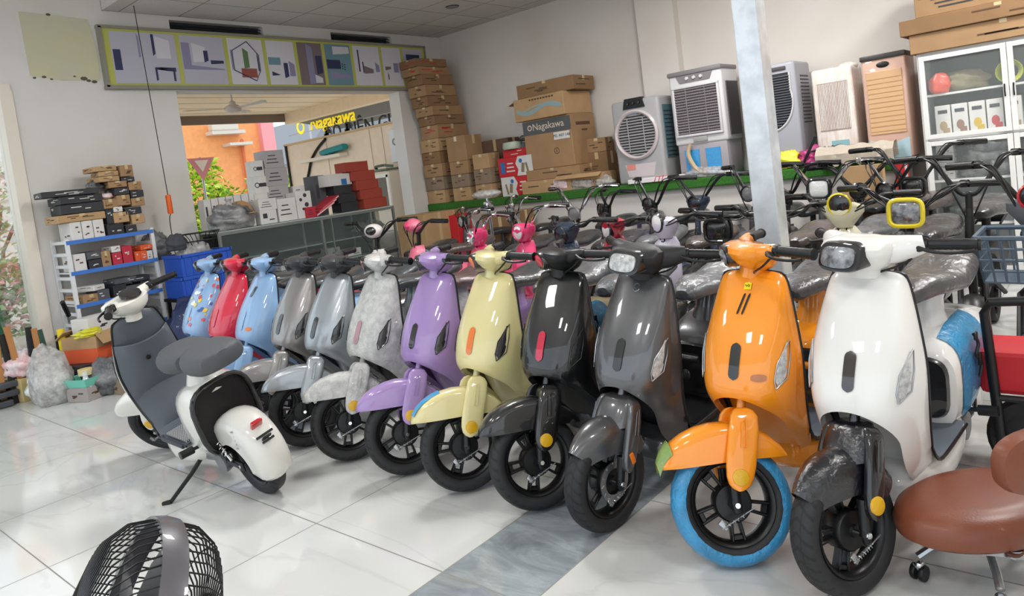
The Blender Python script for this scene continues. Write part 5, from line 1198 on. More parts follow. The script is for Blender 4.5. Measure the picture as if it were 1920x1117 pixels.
# ledge oddments
sl = MB(); sl.box((0, 0, .03), (.68, .14, .05), bev=.004); so = sl.build('foam_slab', mat('foam_white', '#e6dfe0', .8), smooth=False, loc=(-3.95, 7.07, Z0)); tag(so, 'white foam slab bound with red string on the ledge edge', 'foam slab')
b = MB()
for x_ in (-.0, .05, .09): b.tube([(x_, -.074, .005), (x_+.02, -.074, .057), (x_+.03, .0, .058), (x_, .074, .055)], .004, 5)
b.build('string', INKR, so)
blob('plastic_bag', 'flat clear plastic bag on the ledge edge left of the steel column', 'bag', (-3.38, 7.10, Z0), (.26, .06, .06), BAG, seed=9)
b = MB(); b.tube([(-3.52, 7.08, Z0+.36), (-3.55, 7.08, Z0+.25), (-3.48, 7.08, Z0+.1), (-3.36, 7.08, Z0+.03)], [.018, .024, .024, .016], 8, sm=5); tag(b.build('curved_trim', mat('tan_plastic', '#c2a887', .5)), 'curved tan plastic strip leaning behind the column', 'strip')
blob('plastic_bag', 'yellow knotted plastic bag on the ledge before the wrapped cooler', 'bag', (-2.52, 7.10, Z0), (.12, .06, .09), BAGY, .25, seed=11); blob('plastic_bag', 'magenta plastic bag beside the yellow one on the ledge', 'bag', (-2.30, 7.12, Z0), (.11, .07, .10), BAGM, .22, seed=12)
blob('plastic_bag', 'dark film-wrapped bundle right of the magenta bag on the ledge', 'bag', (-2.10, 7.14, Z0), (.13, .07, .10), BAGK, .2, seed=13)
b = MB(); b.tube([(-2.37, 7.02, Z0+.0), (-2.22, 7.06, Z0+.28)], .013, 8); b.tube([(-2.3, 7.04, Z0+.14), (-2.14, 7.06, Z0+.17)], .01, 8); tag(b.build('black_stay', BLK), 'black metal stay leaning across the bags on the ledge', 'bar')
ml = MB(); rows = []
for k in range(25):
    rows.append([V((-.33+.66*k/24, -.09+.008*math.sin(k*2.1), .0+(.02*math.sin(k*1.7)))), V((-.33+.66*k/24, -.1+.01*math.sin(k*1.3), .1)), V((-.33+.66*k/24, -.03, .17+.01*math.sin(k))), V((-.33+.66*k/24, .07, .16+.012*math.sin(k*1.9))), V((-.33+.66*k/24, .1, .03))])
ml.grid(rows, cu=False); ml._f([v for v in list(ml.bm.verts)[:5]]); o = ml.build('foam_mat', mat('fibre_mat', '#b5a999', .6, coat=.6, cbump=.7, cbscale=14, stretch=(1, 1, 4)), loc=(-1.86, 6.98, Z0)); tag(o, 'folded translucent fibre mat hanging over the ledge before the peach cooler', 'mat')

# --- glazed aluminium cabinet, right
CY, CX0, CX1, CH = 7.0, ony(1722, 120, 7.0).x+.0, -.05, 1.965
WAL = mat('white_aluminium', '#dcdbd8', .35)
cb = thing('display_cabinet', 'white aluminium cabinet with glass doors at the right, cartons stacked on it', 'cabinet', ((CX0+CX1)/2, CY+.22, 0)); cw = CX1-CX0
b = MB(); 
for x_ in (-cw/2, cw/2): b.box((x_, .012, CH/2), (.035, .40, CH), bev=.003)
for z_ in (.06, CH-.015): b.box((0, .012, z_), (cw-.037, .39, .03))
b.box((0, .2, CH/2), (cw, .01, CH)); b.build('carcass', WAL, cb, smooth=False)
b = MB(); b.box((0, .188, CH/2), (cw-.04, .004, CH-.08)); b.build('back_lining', mat('cab_back', '#4c504f', .6), cb, smooth=False)
split = 1.22
for z_ in (split, 1.60, .86, .48): b = MB(); b.box((0, .02, z_), (cw-.04, .34, .018)); b.build('shelf', WAL, cb, smooth=False)
CGL = mat('cabinet_glass', '#dfe8e6', .03, alpha=.07, spec=.8)
nd = 2; dw = cw/nd
for i in range(nd):
    xa = -cw/2+dw*i; 
    for (z0_, z1_) in ((split+.01, CH-.03), (.09, split-.01)):
        b = MB()
        for x_ in (xa+.022, xa+dw-.022): b.box((x_, -.215, (z0_+z1_)/2), (.04, .025, z1_-z0_), bev=.003)
        for z_ in (z0_+.02, z1_-.02): b.box((xa+dw/2, -.2155, z_), (dw-.084, .023, .038), bev=.003)
        d_ = b.build('door', WAL, cb, smooth=False)
        b = MB(); b.box((xa+dw/2, -.213, (z0_+z1_)/2), (dw-.08, .004, z1_-z0_-.07)); b.build('door_glass', CGL, d_, smooth=False)
        if z1_ > 1.5: b = MB(); xx = xa+(dw-.03 if i == 0 else .03); b.tube([(xx, -.235, z0_+.28), (xx, -.245, z0_+.33), (xx, -.235, z0_+.38)], .006, 6); b.build('handle', BLK, d_)
ccx, ccy = (CX0+CX1)/2, CY+.22
# goods inside
blob('cloth_pack', 'olive cloth pack on the upper cabinet shelf', 'pack', (CX0+.26, ccy-.02, 1.61), (.2, .12, .10), mat('olive_pack', '#7c7456', .7, coat=.4, cbump=.5), .12, seed=21)
blob('snack_pack', 'orange-red packet on the upper cabinet shelf', 'packet', (CX0+.13, ccy-.13, 1.61), (.08, .05, .10), mat('packet_red', '#d8503c', .4, coat=.5), .08, seed=22)
b = MB()
for k in range(4): b.tube([(.09*math.cos(a)*(1-.1*k), .02*k, .1+.09*math.sin(a)*(1-.1*k)) for a in [R(20*i) for i in range(19)]], .007, 5)
tag(b.build('cable_coil', mat('cable_lime', '#b9bf3a', .5), loc=(CX0+.62, ccy-.1, 1.61)), 'lime yellow cable coil standing on the upper cabinet shelf', 'cable')
for k in range(5):
    x_ = CX0+.13+.125*k
    t2 = thing('toy_box', 'white picture box in the cabinet, %s' % ('leftmost', 'second from the left', 'third from the left, yellow picture', 'fourth from the left, red picture', 'fifth from the left')[k], 'box', (x_, ccy-.08, split+.01), group='picture boxes in the cabinet')
    b = MB(); b.box((0, 0, .14), (.115, .09, .27), bev=.003, seg=1); b.build('body', WBOX, t2, smooth=False)
    b = MB(); b.lathe([(0, .001), (.03, 0)], T(0, -.0465, .1) @ RX(PI/2) @ M.Diagonal((1, 1.4, 1, 1)), 9); b.box((.02, -.046, .06), (.05, .002, .04)); b.build('picture', (mat('pic_tan', '#a5906c', .6), mat('pic_brown', '#8a6a58', .6), mat('pic_yellow', '#c9a92e', .6), mat('pic_red', '#b8383c', .6), mat('pic_tan', ''))[k], t2, smooth=False)
    b = MB(); b.box((0, -.046, .22), (.07, .002, .03)); b.build('title_print', INK, t2, smooth=False)
for k in range(4): carton('tile_pack', 'grey and white carton in the right cabinet bay, %s' % ordn[k], 'box', (CX0+.92, ccy-.02, split+.01+.07*k), (.3, .22, .068), WBOX, .02*(k % 2), 'white packs in the right cabinet bay', tape=False, ink=GBOX)
for k in range(4): carton('parts_box', 'small grey box at the left of the lower cabinet bay, %s' % ordn[k], 'box', (CX0+.12, ccy-.06, .87+.075*k), (.13, .14, .073), GBOX, 0, 'small grey boxes in the lower cabinet bay', tape=False)
for k, (dx, dy, dz) in enumerate(((.34, -.02, 0), (.52, -.05, 0), (.38, -.05, .1), (.52, 0, .11), (.44, -.04, .2), (.86, -.02, 0), (1.0, -.04, .0))):
    blob('parts_bag', 'dark glossy bag of parts in the lower cabinet bay, ' + ('low left', 'low middle', 'second layer left', 'second layer right', 'topmost', 'behind the right door, left', 'behind the right door, right')[k], 'bag', (CX0+dx, ccy+dy, .87+dz), (.13, .09, .08), BAGK, .2, seed=30+k, n=12)
for k in range(3): blob('parts_bag', 'dark bag on the low cabinet shelf, ' + ('left', 'middle', 'right')[k], 'bag', (CX0+.25+.3*k, ccy-.03, .489), (.13, .09, .09), BAGK, .2, seed=40+k, n=12)
carton('carton', 'long flat brown carton lying across the top of the cabinet, lower one', 'carton', (CX0+.62, 7.2, CH+.001), (1.34, .44, .16), KRAFT[0], .0); carton('carton', 'wider flat brown carton on the lower one above the cabinet', 'carton', (CX0+.60, 7.2, CH+.163), (1.42, .5, .13), KRAFT[1], -.01)
t3 = thing('printed_carton', 'brown carton with printed drawing and text at the very top right', 'carton', (CX0+.56, 7.22, CH+.295)); b = MB(); b.box((0, 0, .10), (1.1, .46, .20), bev=.005, seg=1); b.build('body', KRAFT[0], t3, smooth=False)
b = MB()
for k in range(4): b.box((-.28+.01*k, -.232, .165-.035*k), (.34-.03*k, .003, .012))
b.box((-.47, -.232, .16), (.09, .003, .02)); b.tube([(.1, -.233, .06), (.24, -.233, .05), (.38, -.233, .1), (.3, -.233, .15), (.14, -.233, .14), (.1, -.233, .06)], .003, 4); b.tube([(.16, -.233, .1), (.3, -.233, .1)], .003, 4); b.build('print', INK, t3, smooth=False)
carton('carton', 'topmost carton cut by the upper edge of the picture above the cabinet', 'carton', (CX0+.55, 7.22, CH+.498), (1.12, .46, .18), KRAFT[1], .02)
rb = MB(); rb.box((0, 0, 0), (.11, .012, .5)); o = rb.build('red_strip', INKR, smooth=False, loc=(-1.475, 6.98, 1.0), kind=None)
o.location = (-1.50, 7.0, .82); tag(o, 'red hanging strip with white edge at the end of the ledge', 'banner'); b = MB(); b.box((.035, -.007, 0), (.02, .003, .5)); b.build('white_edge', WBOX, o, smooth=False)
# ================================================================ banner, rack, counter, clutter, stool, fan
bn = thing('picture_banner', 'long lime-edged banner box of interior photographs above the opening', 'banner', (XW+.03, 5.14, 3.05)); BW, BH = 4.34, .60
b = MB(); b.box((0, 0, 0), (.05, BW, BH)); b.build('panel', mat('banner_lime', '#b9bd62', .6), bn, smooth=False)
b = MB()
for c_, d_ in (((.005, 0, BH/2), (.07, BW+.04, .03)), ((.005, 0, -BH/2), (.07, BW+.04, .035)), ((.005, -BW/2, 0), (.07, .03, BH)), ((.005, BW/2, 0), (.07, .03, BH))): b.box(c_, d_)
b.build('frame', mat('banner_frame', '#8d8b80', .5), bn, smooth=False)
PB = dict(a=mat('pic_pale', '#b9b8c6', .6), b=mat('pic_violet', '#8d8aa8', .6), c=mat('pic_navy', '#343a5c', .6), d=mat('pic_brownish', '#7d6e70', .6), e=mat('pic_teal', '#6f93a0', .6), f=mat('pic_green', '#5f7f58', .6), g=mat('pic_brick', '#96544a', .6), h=mat('pic_light', '#d3d2da', .6))
cuts = [-2.12, -1.42, -.88, -.40, .02, .42, .86, 1.34, 1.72, 2.13]
pics = [('a', [('c', .02, .13, .25, .65), ('b', .4, .43, .5, .98), ('c', .62, .66, .55, .98), ('h', .67, .9, .5, .95), ('c', .62, .65, .05, .3), ('c', .62, .95, .28, .32), ('c', .9, .93, .05, .3)]), ('a', [('b', .02, .2, .3, .85), ('h', .25, .55, .45, .85), ('c', .5, .6, .45, .7), ('b', .05, .95, .3, .4), ('c', .65, .95, .42, .5)]),
        ('h', [('g', .3, .75, .15, .35), ('f', .4, .55, .35, .8), ('b', .05, .08, .3, .75), ('c', .8, .83, .3, .7)]), ('h', [('e', .02, .45, .45, .62), ('c', .1, .4, .2, .3), ('c', .55, .7, .15, .5), ('b', .75, .95, .2, .55)]), ('d', [('d', .1, .2, .1, .9), ('b', .35, .6, .02, .98), ('c', .7, .95, .25, .7), ('h', .6, .9, .05, .25)]),
        ('e', [('c', .02, .55, .4, .62), ('b', .1, .9, .15, .35), ('h', .3, .95, .75, .95)]), ('h', [('c', .15, .2, .35, .9), ('d', .35, .7, .3, .5), ('c', .3, .34, .3, .6), ('b', .8, .95, .35, .6)]), ('h', [('b', .55, .8, .35, .6), ('c', .2, .25, .15, .35), ('d', .1, .4, .4, .5)]), ('a', [('c', .15, .85, .55, .85), ('g', .05, .3, .35, .5), ('b', .4, .8, .1, .4)])]
for i, (base, rs) in enumerate(pics):
    y0, y1 = cuts[i]+.03, cuts[i+1]-.02
    b = MB(); b.box((.026, (y0+y1)/2, 0), (.003, y1-y0, BH-.08)); b.mi = 0
    mats = [PB[base]]; 
    for j, (k, u0, u1, v0, v1) in enumerate(rs):
        mats.append(PB[k]); b.mi = j+1; z0 = -BH/2+.04; hh = BH-.08
        b.prism([(.028, y0+(y1-y0)*u0, z0+hh*v0), (.028, y0+(y1-y0)*u1, z0+hh*(v0+.02*(j % 3))), (.028, y0+(y1-y0)*u1, z0+hh*(v1-.08*(j % 2))), (.028, y0+(y1-y0)*u0, z0+hh*v1)], (.0015+.0004*j, 0, 0))
    if i == 2:
        b.mi = 1+3; yy = lambda u: y0+(y1-y0)*u; L = [(yy(.1), .12), (yy(.55), .23), (yy(.85), .08), (yy(.85), -.1), (yy(.7), -.22), (yy(.1), -.1), (yy(.1), .12)]; b.tube([(.031, a, c) for a, c in L], .006, 4)
    if i == 5:
        b.mi = 1
        for r_ in range(3):
            for q in range(8): b.box((.031, y0+.03+q*.035, .06-.03*r_-.008*q), (.003, .018, .014))
    b.build('photograph', mats, bn, smooth=False)
# perforated rack on the back wall
rk = thing('storage_rack', 'white perforated rack with blue-edged shelves against the left end wall', 'rack', (-7.45, 2.64, 0)); BLE = mat('shelf_blue', '#3f74c4', .45)
for y_ in (-.37, .37):
    b = MB()
    for x_ in (-.19, .19): b.box((x_, y_, .66), (.035, .03, 1.32))
    for k in range(12): b.box((0, y_, .08+.11*k), (.36, .012, .03))
    b.build('side_frame', mat('rack_white', '#d9dadb', .5), rk, smooth=False)
SHZ = (.12, .43, .72, 1.02, 1.30)
for z_ in SHZ:
    b = MB(); b.box((0, 0, z_-.012), (.40, .74, .012)); sh_ = b.build('shelf', mat('rack_white', ''), rk, smooth=False)
    b = MB(); b.box((.205, 0, z_-.015), (.012, .76, .035)); b.build('shelf_edge', BLE, sh_, smooth=False)
BX = {'k': (KRAFT[0], 'brown carton'), 'd': (mat('dark_box', '#2c2d31', .5), 'black carton'), 'w': (WBOX, 'white carton'), 'g': (mat('dark_grey_box', '#4f5156', .6), 'dark grey carton'), 'r': (mat('red_box', '#b52a3c', .5), 'red box'), 'l': (KRAFT[2], 'light brown carton'), 'o': (mat('orange_box', '#dd5b2c', .5), 'orange pack')}
def stock(items, zb, where, rot=0):
    for i, (k, y, z, dy, dz, dx, rz) in enumerate(items):
        m_, nm = BX[k]
        lab = '%s %s %s' % (nm, where, PLC(i, items))
        carton('carton' if k in 'kdwgl' else 'package', lab, 'carton' if k in 'kdwgl' else 'package', (-7.27-dx/2+.02, y, zb+z), (dx, dy, dz-.002), m_, rz, None, tape=k in 'kl', ink=WBOX if k in 'dgro' else None)
def PLC(i, items):
    def bin_(y): return min(4, max(0, int((y-2.30)/.14)))
    k, y, z, dy, dz, dx, rz = items[i]; h = bin_(y)
    same = sorted([j for j in range(len(items)) if items[j][0] == k and bin_(items[j][1]) == h], key=lambda j: (round(items[j][2], 2), items[j][1])); n = same.index(i)
    pos = ('at the left end', 'left of the middle', 'in the middle', 'right of the middle', 'at the right end')[h]
    return pos+('' if len(same) == 1 else ', '+('lowest', 'next up', 'third up', 'fourth up', 'fifth up', 'sixth up')[n]+' there')
stock([('w', 2.36, 0, .09, .17, .3, 0), ('w', 2.455, 0, .09, .17, .3, 0), ('w', 2.55, 0, .09, .17, .3, 0), ('l', 2.42, .172, .40, .07, .3, .05), ('d', 2.46, .245, .38, .09, .3, -.02), ('d', 2.44, .337, .36, .07, .28, .06), ('d', 2.37, .41, .46, .055, .24, -.04),
       ('d', 2.68, 0, .15, .11, .28, .1), ('d', 2.83, .0, .10, .08, .26, 0), ('l', 2.90, .082, .12, .09, .28, .05), ('l', 2.76, .112, .14, .10, .26, -.04), ('d', 2.66, .112, .06, .14, .2, 0), ('k', 2.67, .255, .13, .09, .26, .1), ('w', 2.74, .215, .08, .05, .22, 0), ('d', 2.87, .175, .15, .07, .26, .04), ('k', 2.80, .27, .12, .10, .28, .02), ('k', 2.93, .25, .12, .08, .25, 0),
       ('d', 2.80, .372, .13, .07, .25, 0), ('d', 2.93, .333, .12, .07, .26, .03), ('k', 2.78, .445, .16, .06, .28, -.05), ('k', 2.92, .405, .12, .08, .25, .05), ('l', 2.70, .508, .18, .05, .27, .08), ('l', 2.72, .56, .17, .045, .27, -.1), ('l', 2.68, .607, .20, .05, .25, .05), ('d', 2.87, .488, .12, .05, .24, 0), ('k', 2.86, .541, .12, .11, .2, .12)], SHZ[4]-.005, 'on the rack top')
stock([('w', 2.35, 0, .10, .16, .3, 0), ('d', 2.47, 0, .12, .09, .3, .05), ('g', 2.47, .092, .12, .07, .3, 0), ('k', 2.57, .0, .08, .15, .3, 0), ('r', 2.665, 0, .085, .12, .28, 0), ('w', 2.665, .122, .08, .06, .25, 0), ('r', 2.76, .0, .09, .17, .28, 0), ('o', 2.84, 0, .05, .10, .2, .1), ('o', 2.905, 0, .06, .10, .2, 0), ('w', 2.96, 0, .05, .09, .18, 0), ('o', 2.93, .102, .11, .05, .2, .1)], SHZ[3]-.005, 'on the second rack shelf')
stock([('k', 2.37, 0, .15, .08, .32, .15), ('g', 2.50, 0, .10, .10, .3, 0), ('w', 2.42, .102, .12, .05, .28, .4), ('d', 2.63, 0, .12, .12, .3, .1), ('g', 2.77, 0, .14, .09, .28, 0), ('d', 2.9, 0, .1, .11, .28, -.1), ('g', 2.70, .122, .2, .05, .25, .06), ('d', 2.86, .112, .15, .05, .25, -.1)], SHZ[2]-.005, 'on the third rack shelf')
stock([('g', 2.42, 0, .22, .10, .3, 0), ('g', 2.62, 0, .16, .12, .3, .05), ('d', 2.80, 0, .16, .10, .3, 0), ('w', 2.44, .102, .2, .06, .25, .15), ('g', 2.92, 0, .07, .13, .3, 0), ('d', 2.64, .122, .18, .06, .25, .1)], SHZ[1]-.005, 'on the fourth rack shelf')
stock([('d', 2.45, 0, .25, .16, .3, 0), ('g', 2.72, 0, .22, .15, .3, 0), ('d', 2.91, 0, .12, .12, .3, 0)], SHZ[0]-.005, 'on the lowest rack shelf')
blob('parts_bag', 'pinkish film bag on the pile atop the rack', 'bag', (-7.36, 2.68, SHZ[4]+.345), (.07, .08, .035), BAGP, .1, seed=51); blob('cable_bundle', 'black and white cable bundle on the rack top pile', 'bundle', (-7.38, 2.62, SHZ[4]+.42), (.06, .07, .055), BAGK, .25, seed=52)
blob('plastic_bag', 'smoky plastic bag hanging at the right of the rack', 'bag', (-7.52, 3.14, .98), (.10, .13, .17), BAGK, .15, seed=53)
b = MB(); b.tube([(-7.2, 2.16, .42), (-7.28, 2.28, .62)], .012, 8); tl = b.build('hammer_handle', INKR); tag(tl, 'long tool with red shaft leaning on the rack end', 'tool'); b = MB(); b.tube([(-7.29, 2.2, .64), (-7.20, 2.14, .78)], .02, 8); b.build('grip', BLK, tl)
tl.name = 'hand_tool'
# orange counterweight on its cord
oc = thing('cord_weight', 'orange cylinder hanging on a black cord from the ceiling by the wall', 'cord weight', (-7.3, 3.24, 1.43)); b = MB(); b.lathe([(0, .0), (.024, 0), (.026, .01), (.026, .18), (.022, .19), (0, .19)], RX(.0), 16); b.build('cylinder', mat('cord_orange', '#e0601c', .45), oc)
b = MB(); b.tube([(0, 0, .19), (0, -.02, 1.2), (-.02, -.03, 2.07)], .004, 5); b.tube([(0, 0, 0), (-.02, -.01, -.05), (-.05, .0, -.2), (-.06, .01, -.48)], .0045, 5, sm=4); b.build('cord', BLK, oc)
# blue crates, basket and bags beside the counter
def crate(label, c, d, m_):
    t_ = thing('storage_crate', label, 'crate', c); b = MB(); L, W_, H_ = d
    for c_, d_ in (((0, 0, .005), (L, W_, .01)), ((0, -W_/2, H_/2), (L, .008, H_)), ((0, W_/2, H_/2), (L, .008, H_)), ((-L/2, 0, H_/2), (.008, W_, H_)), ((L/2, 0, H_/2), (.008, W_, H_))): b.box(c_, d_)
    b.build('body', m_, t_, smooth=False); b = MB()
    for c_, d_ in (((0, -W_/2, H_-.015), (L+.03, .03, .03)), ((0, W_/2, H_-.015), (L+.03, .03, .03)), ((-L/2, 0, H_-.015), (.03, W_, .03)), ((L/2, 0, H_-.015), (.03, W_, .03))): b.box(c_, d_, bev=.004)
    for k in range(7): b.box((L/2+.008, -W_/2+W_*(k+.5)/7, H_*.45), (.008, .012, H_*.8))
    b.build('rim', m_, t_, smooth=False); return t_
BC = mat('crate_blue', '#2452b4', .45)
tp = thing('side_table', 'low dark table carrying the blue crates by the counter', 'table', (-7.0, 3.3, 0)); b = MB(); b.box((0, 0, .60), (.4, .6, .03)); b.build('table_top', BLK, tp, smooth=False)
for sx in (-1, 1):
    for sy in (-1, 1): b = MB(); b.box((sx*.17, sy*.27, .29), (.03, .03, .585)); b.build('leg', BLK, tp, smooth=False)
crate('blue plastic crate left of the counter, lower one', (-7.0, 3.24, .617), (.36, .42, .20), BC); crate('blue plastic crate left of the counter, upper one under the wire basket', (-7.0, 3.30, .82), (.36, .5, .21), BC)
blob('parts_bag', 'clear bag of parts filling the upper blue crate', 'bag', (-7.0, 3.28, .84), (.14, .18, .15), BAG, .15, seed=61)
blob('dark_cloth', 'dark grey knit bundle perched left of the wire basket', 'bundle', (-7.0, 3.12, 1.07), (.08, .09, .09), mat('knit_dark', '#45474b', .9), .12, seed=62)
wb = thing('wire_basket', 'black wire bicycle basket on the upper blue crate', 'basket', (-7.0, 3.36, 1.04)); b = MB()
for k in range(11):
    a = 2*PI*k/11; b.tube([(.07*math.cos(a), .10*math.sin(a), 0), (.10*math.cos(a), .15*math.sin(a), .12), (.12*math.cos(a), .19*math.sin(a), .17)], .004, 5)
for z_, e in ((0, 0), (.09, .5), (.17, 1)): b.tube([((.07+.05*e)*math.cos(a), (.10+.09*e)*math.sin(a), z_) for a in [2*PI*i/24 for i in range(25)]], .006 if e == 1 else .004, 5)
b.build('wires', BLK, wb)
blob('dark_cloth', 'navy tarpaulin bundle on the floor under the crates', 'bundle', (-6.72, 3.05, 0), (.2, .3, .34), mat('tarp_navy', '#1d2a52', .6, coat=.4), .14, seed=63)
# glass display counter
ct = thing('display_counter', 'long glass display counter with aluminium edges under the opening', 'counter', (-7.40, 4.82, 0)); CYL, CHH = 2.34, 1.17
b = MB(); AL = mat('counter_alu', '#8f9492', .35, .6)
for z_ in (.06, .34, CHH-.02):
    b.box((.2, 0, z_), (.025, CYL, .03)); b.box((-.2, 0, z_), (.025, CYL, .03))
for y_ in (-CYL/2, .08, .80, CYL/2):
    for x_ in (.2, -.2): b.box((x_, y_, CHH/2), (.028, .028, CHH))
b.box((.2, .22, .8), (.012, .012, .75)); b.build('frame', AL, ct, smooth=False)
b = MB(); b.box((0, 0, CHH+.003), (.43, CYL+.02, .012)); b.build('counter_top', mat('counter_glass_top', '#a9b5b0', .12, coat=.5), ct, smooth=False)
b = MB(); b.box((-.205, 0, .6), (.01, CYL-.02, 1.1)); b.build('back_panel', mat('counter_dark', '#303230', .6), ct, smooth=False)
for z_ in (.36, .62, .86): b = MB(); b.box((0, 0, z_), (.38, CYL-.03, .012)); b.build('shelf', mat('counter_shelf', '#8d9896', .15, coat=.6), ct, smooth=False)
b = MB(); b.box((.203, 0, .75), (.004, CYL-.04, .80)); b.build('front_glass', mat('counter_glass', '#8fa09c', .04, alpha=.12, spec=.8), ct, smooth=False)
for k in range(14):
    kk = k % 7; zz = (.37, .63)[k//7]; nm = ('white', 'dark', 'grey')[k % 3]
    carton('parts_box', 'small %s box behind the counter glass, %s shelf, place %s from the left' % (nm, ('low', 'middle')[k//7], ('one', 'two', 'three', 'four', 'five', 'six', 'seven')[kk]), 'box', (-7.42, 3.85+.31*kk, zz), (.2, .2, .09+.03*(k % 3)), (WBOX, BX['d'][0], GBOX)[k % 3], .1*(k % 3), None, tape=False, ink=INK)
blob('cable_bundle', 'pile of dark cables inside the counter right end', 'bundle', (-7.40, 5.72, .87), (.12, .2, .09), BAGK, .3, seed=64)
# goods on the counter (x about -7.4)
TZ = CHH+.011
def cbox(k, px0, px1, py0, py1, lab, X=-7.30, dx=.2, z=None, rz=0, mark='lines', name='carton', cat='carton'):
    y0, y1, z0, z1 = xbox(px0, px1, py0, py1, X)
    if z is not None: z1 = z+(z1-z0); z0 = z
    m_ = k if not isinstance(k, str) else BX[k][0]
    d = (dx, y1-y0, z1-z0); b = MB(); b.box((0, 0, d[2]/2), d, bev=.003, seg=1); b.mi = 1
    if mark == 'lines':
        for q in range(3): b.box((d[0]/2+.001, -d[1]*.1, d[2]*(.3+.2*q)), (.002, d[1]*(.6-.12*q), d[2]*.05))
    elif mark == 'round': b.lathe([(d[1]*.12, 0), (d[1]*.18, .001)], T(d[0]/2+.0005, -d[1]*.3, d[2]*.5) @ RY(PI/2), 12); b.box((d[0]/2+.001, d[1]*.12, d[2]*.5), (.002, d[1]*.5, d[2]*.22))
    elif mark == 'pic': b.box((d[0]/2+.001, -d[1]*.2, d[2]*.6), (.002, d[1]*.25, d[2]*.35)); b.box((d[0]/2+.001, d[1]*.18, d[2]*.3), (.002, d[1]*.3, d[2]*.08))
    elif mark == 'dots':
        for q in range(5): b.lathe([(0, .001), (d[1]*(.12, .1, .14, .08, .1)[q], 0)], T(d[0]/2+.0015, d[1]*(.1, -.2, .15, -.1, .2)[q], d[2]*(.85, .7, .5, .35, .2)[q]) @ RY(PI/2), 8)
    o = b.build(name, [m_, INK], smooth=False, loc=(X-dx/2, (y0+y1)/2, z0), rot=(0, 0, rz)); tag(o, lab, cat); return z1
GB = mat('carton_pale_grey', '#a7a4a4', .7)
z = cbox('w', 520, 555, 362, 405, 'white box at the foot of the counter pile below the grey tower', z=TZ, X=-7.29)
z1_ = cbox('w', 487, 519, 388, 414, 'white box with black panel, lowest of the left middle pair', z=TZ, mark='pic', X=-7.29)
cbox('w', 484, 518, 366, 388, 'white box with green picture above the black panel box', z=z1_, mark='lines', X=-7.29)
cbox('w', 556, 585, 357, 408, 'tall white box with dotted pictures beside the red folders', z=TZ, mark='dots', X=-7.29)
cbox('w', 447, 480, 400, 425, 'white box under the tan helmet', z=TZ, mark='lines', X=-7.29)
# tower of grey boxes stands on the boxes behind
z = TZ; lab = ('lowest', 'second', 'third', 'topmost')
for k, (p0, p1, q0, q1) in enumerate(((500, 540, 362, 400), (497, 540, 332, 362), (495, 538, 298, 332), (493, 530, 265, 298))):
    z = cbox(GB, p0, p1, q0, q1, 'pale grey carton in the counter tower, %s' % lab[k], X=-7.50, dx=.22, z=z, rz=.03*(-1)**k)
z = TZ
for k, (p0, p1, q0, q1) in enumerate(((475, 503, 372, 400), (475, 500, 338, 368), (473, 499, 305, 337), (470, 490, 272, 302))):
    z = cbox('w', p0, p1, q0, q1, 'white lettered box left of the grey tower, %s' % lab[k], X=-7.50, dx=.16, z=z, mark='round')
for k in range(7):
    cbox('w', 380+14.5*k, 393+14.5*k, 338, 400, 'upright white box in the row on the counter, %s from the left' % ('first', 'second', 'third', 'fourth', 'fifth', 'sixth', 'seventh')[k], X=-7.52, dx=.14, z=TZ, mark='pic')
z = cbox(KRAFT[0], 541, 556, 362, 398, 'narrow brown box behind the tall dotted box', X=-7.5, z=TZ); cbox('w', 548, 570, 332, 358, 'small white box on the narrow brown one', X=-7.5, z=z); 
RB = mat('brick_red_board', '#9c3f30', .7)
z = TZ
for k, (p0, p1) in enumerate(((672, 716), (671, 712), (667, 710), (664, 708), (655, 700))):
    z = cbox(RB, p0, p1, 300+18*k, 318+18*k, 'brick red box in the right counter stack, %s' % ordn[k], X=-7.32, z=z, mark=None, rz=.02*(-1)**k)
z = TZ
for k, (p0, p1) in enumerate(((636, 668), (634, 668), (632, 664))):
    z = cbox('d', p0, p1, 350+17*k, 367+17*k, 'black box left of the brick red stack, %s' % ordn[k], X=-7.34, z=z, mark='lines')
o = z; z = cbox('w', 612, 660, 322, 344, 'blue and white box tilted on the black boxes', X=-7.34, z=z+.0, mark=None, rz=.15)
b = MB(); b.box((.002, .03, .05), (.2, .1, .002), RZ(.15)); bb = bpy.data.objects[[n for n in bpy.data.objects.keys() if n.startswith('carton')][-1]]
bx = [o_ for o_ in bpy.data.objects if o_.get('label') == 'blue and white box tilted on the black boxes'][0]; b = MB(); b.box((.1015, .05, .04), (.002, .09, .07)); b.build('blue_panel', INKB, bx, smooth=False)
cbox('g', 590, 612, 325, 400, 'dark grey patterned box behind the red folders', X=-7.5, z=TZ, mark='pic')
REDF = mat('red_folder', '#c03a48', .45)
for k in range(3):
    b = MB(); b.box((0, 0, 0), (.2, .30, .028), bev=.004); b.mi = 1; b.box((.0, 0, 0), (.202, .29, .012)); o = b.build('folder_box', [REDF, WBOX], smooth=False, loc=(-7.36-.01*k, 5.03+.045*k-.0, TZ+.075+.034*k), rot=(.45, 0, .05*k)); tag(o, 'red folder box leaning before the black boxes, %s' % ('front', 'middle', 'rear')[k], 'folder')
cbox('r', 575, 592, 385, 405, 'small red packet beneath the leaning folders', X=-7.25, dx=.1, z=TZ, name='package', cat='package')
HZ = [o_ for o_ in bpy.data.objects if o_.get('label') == 'white box under the tan helmet'][0]; hz_ = HZ.location.z+HZ.dimensions.z
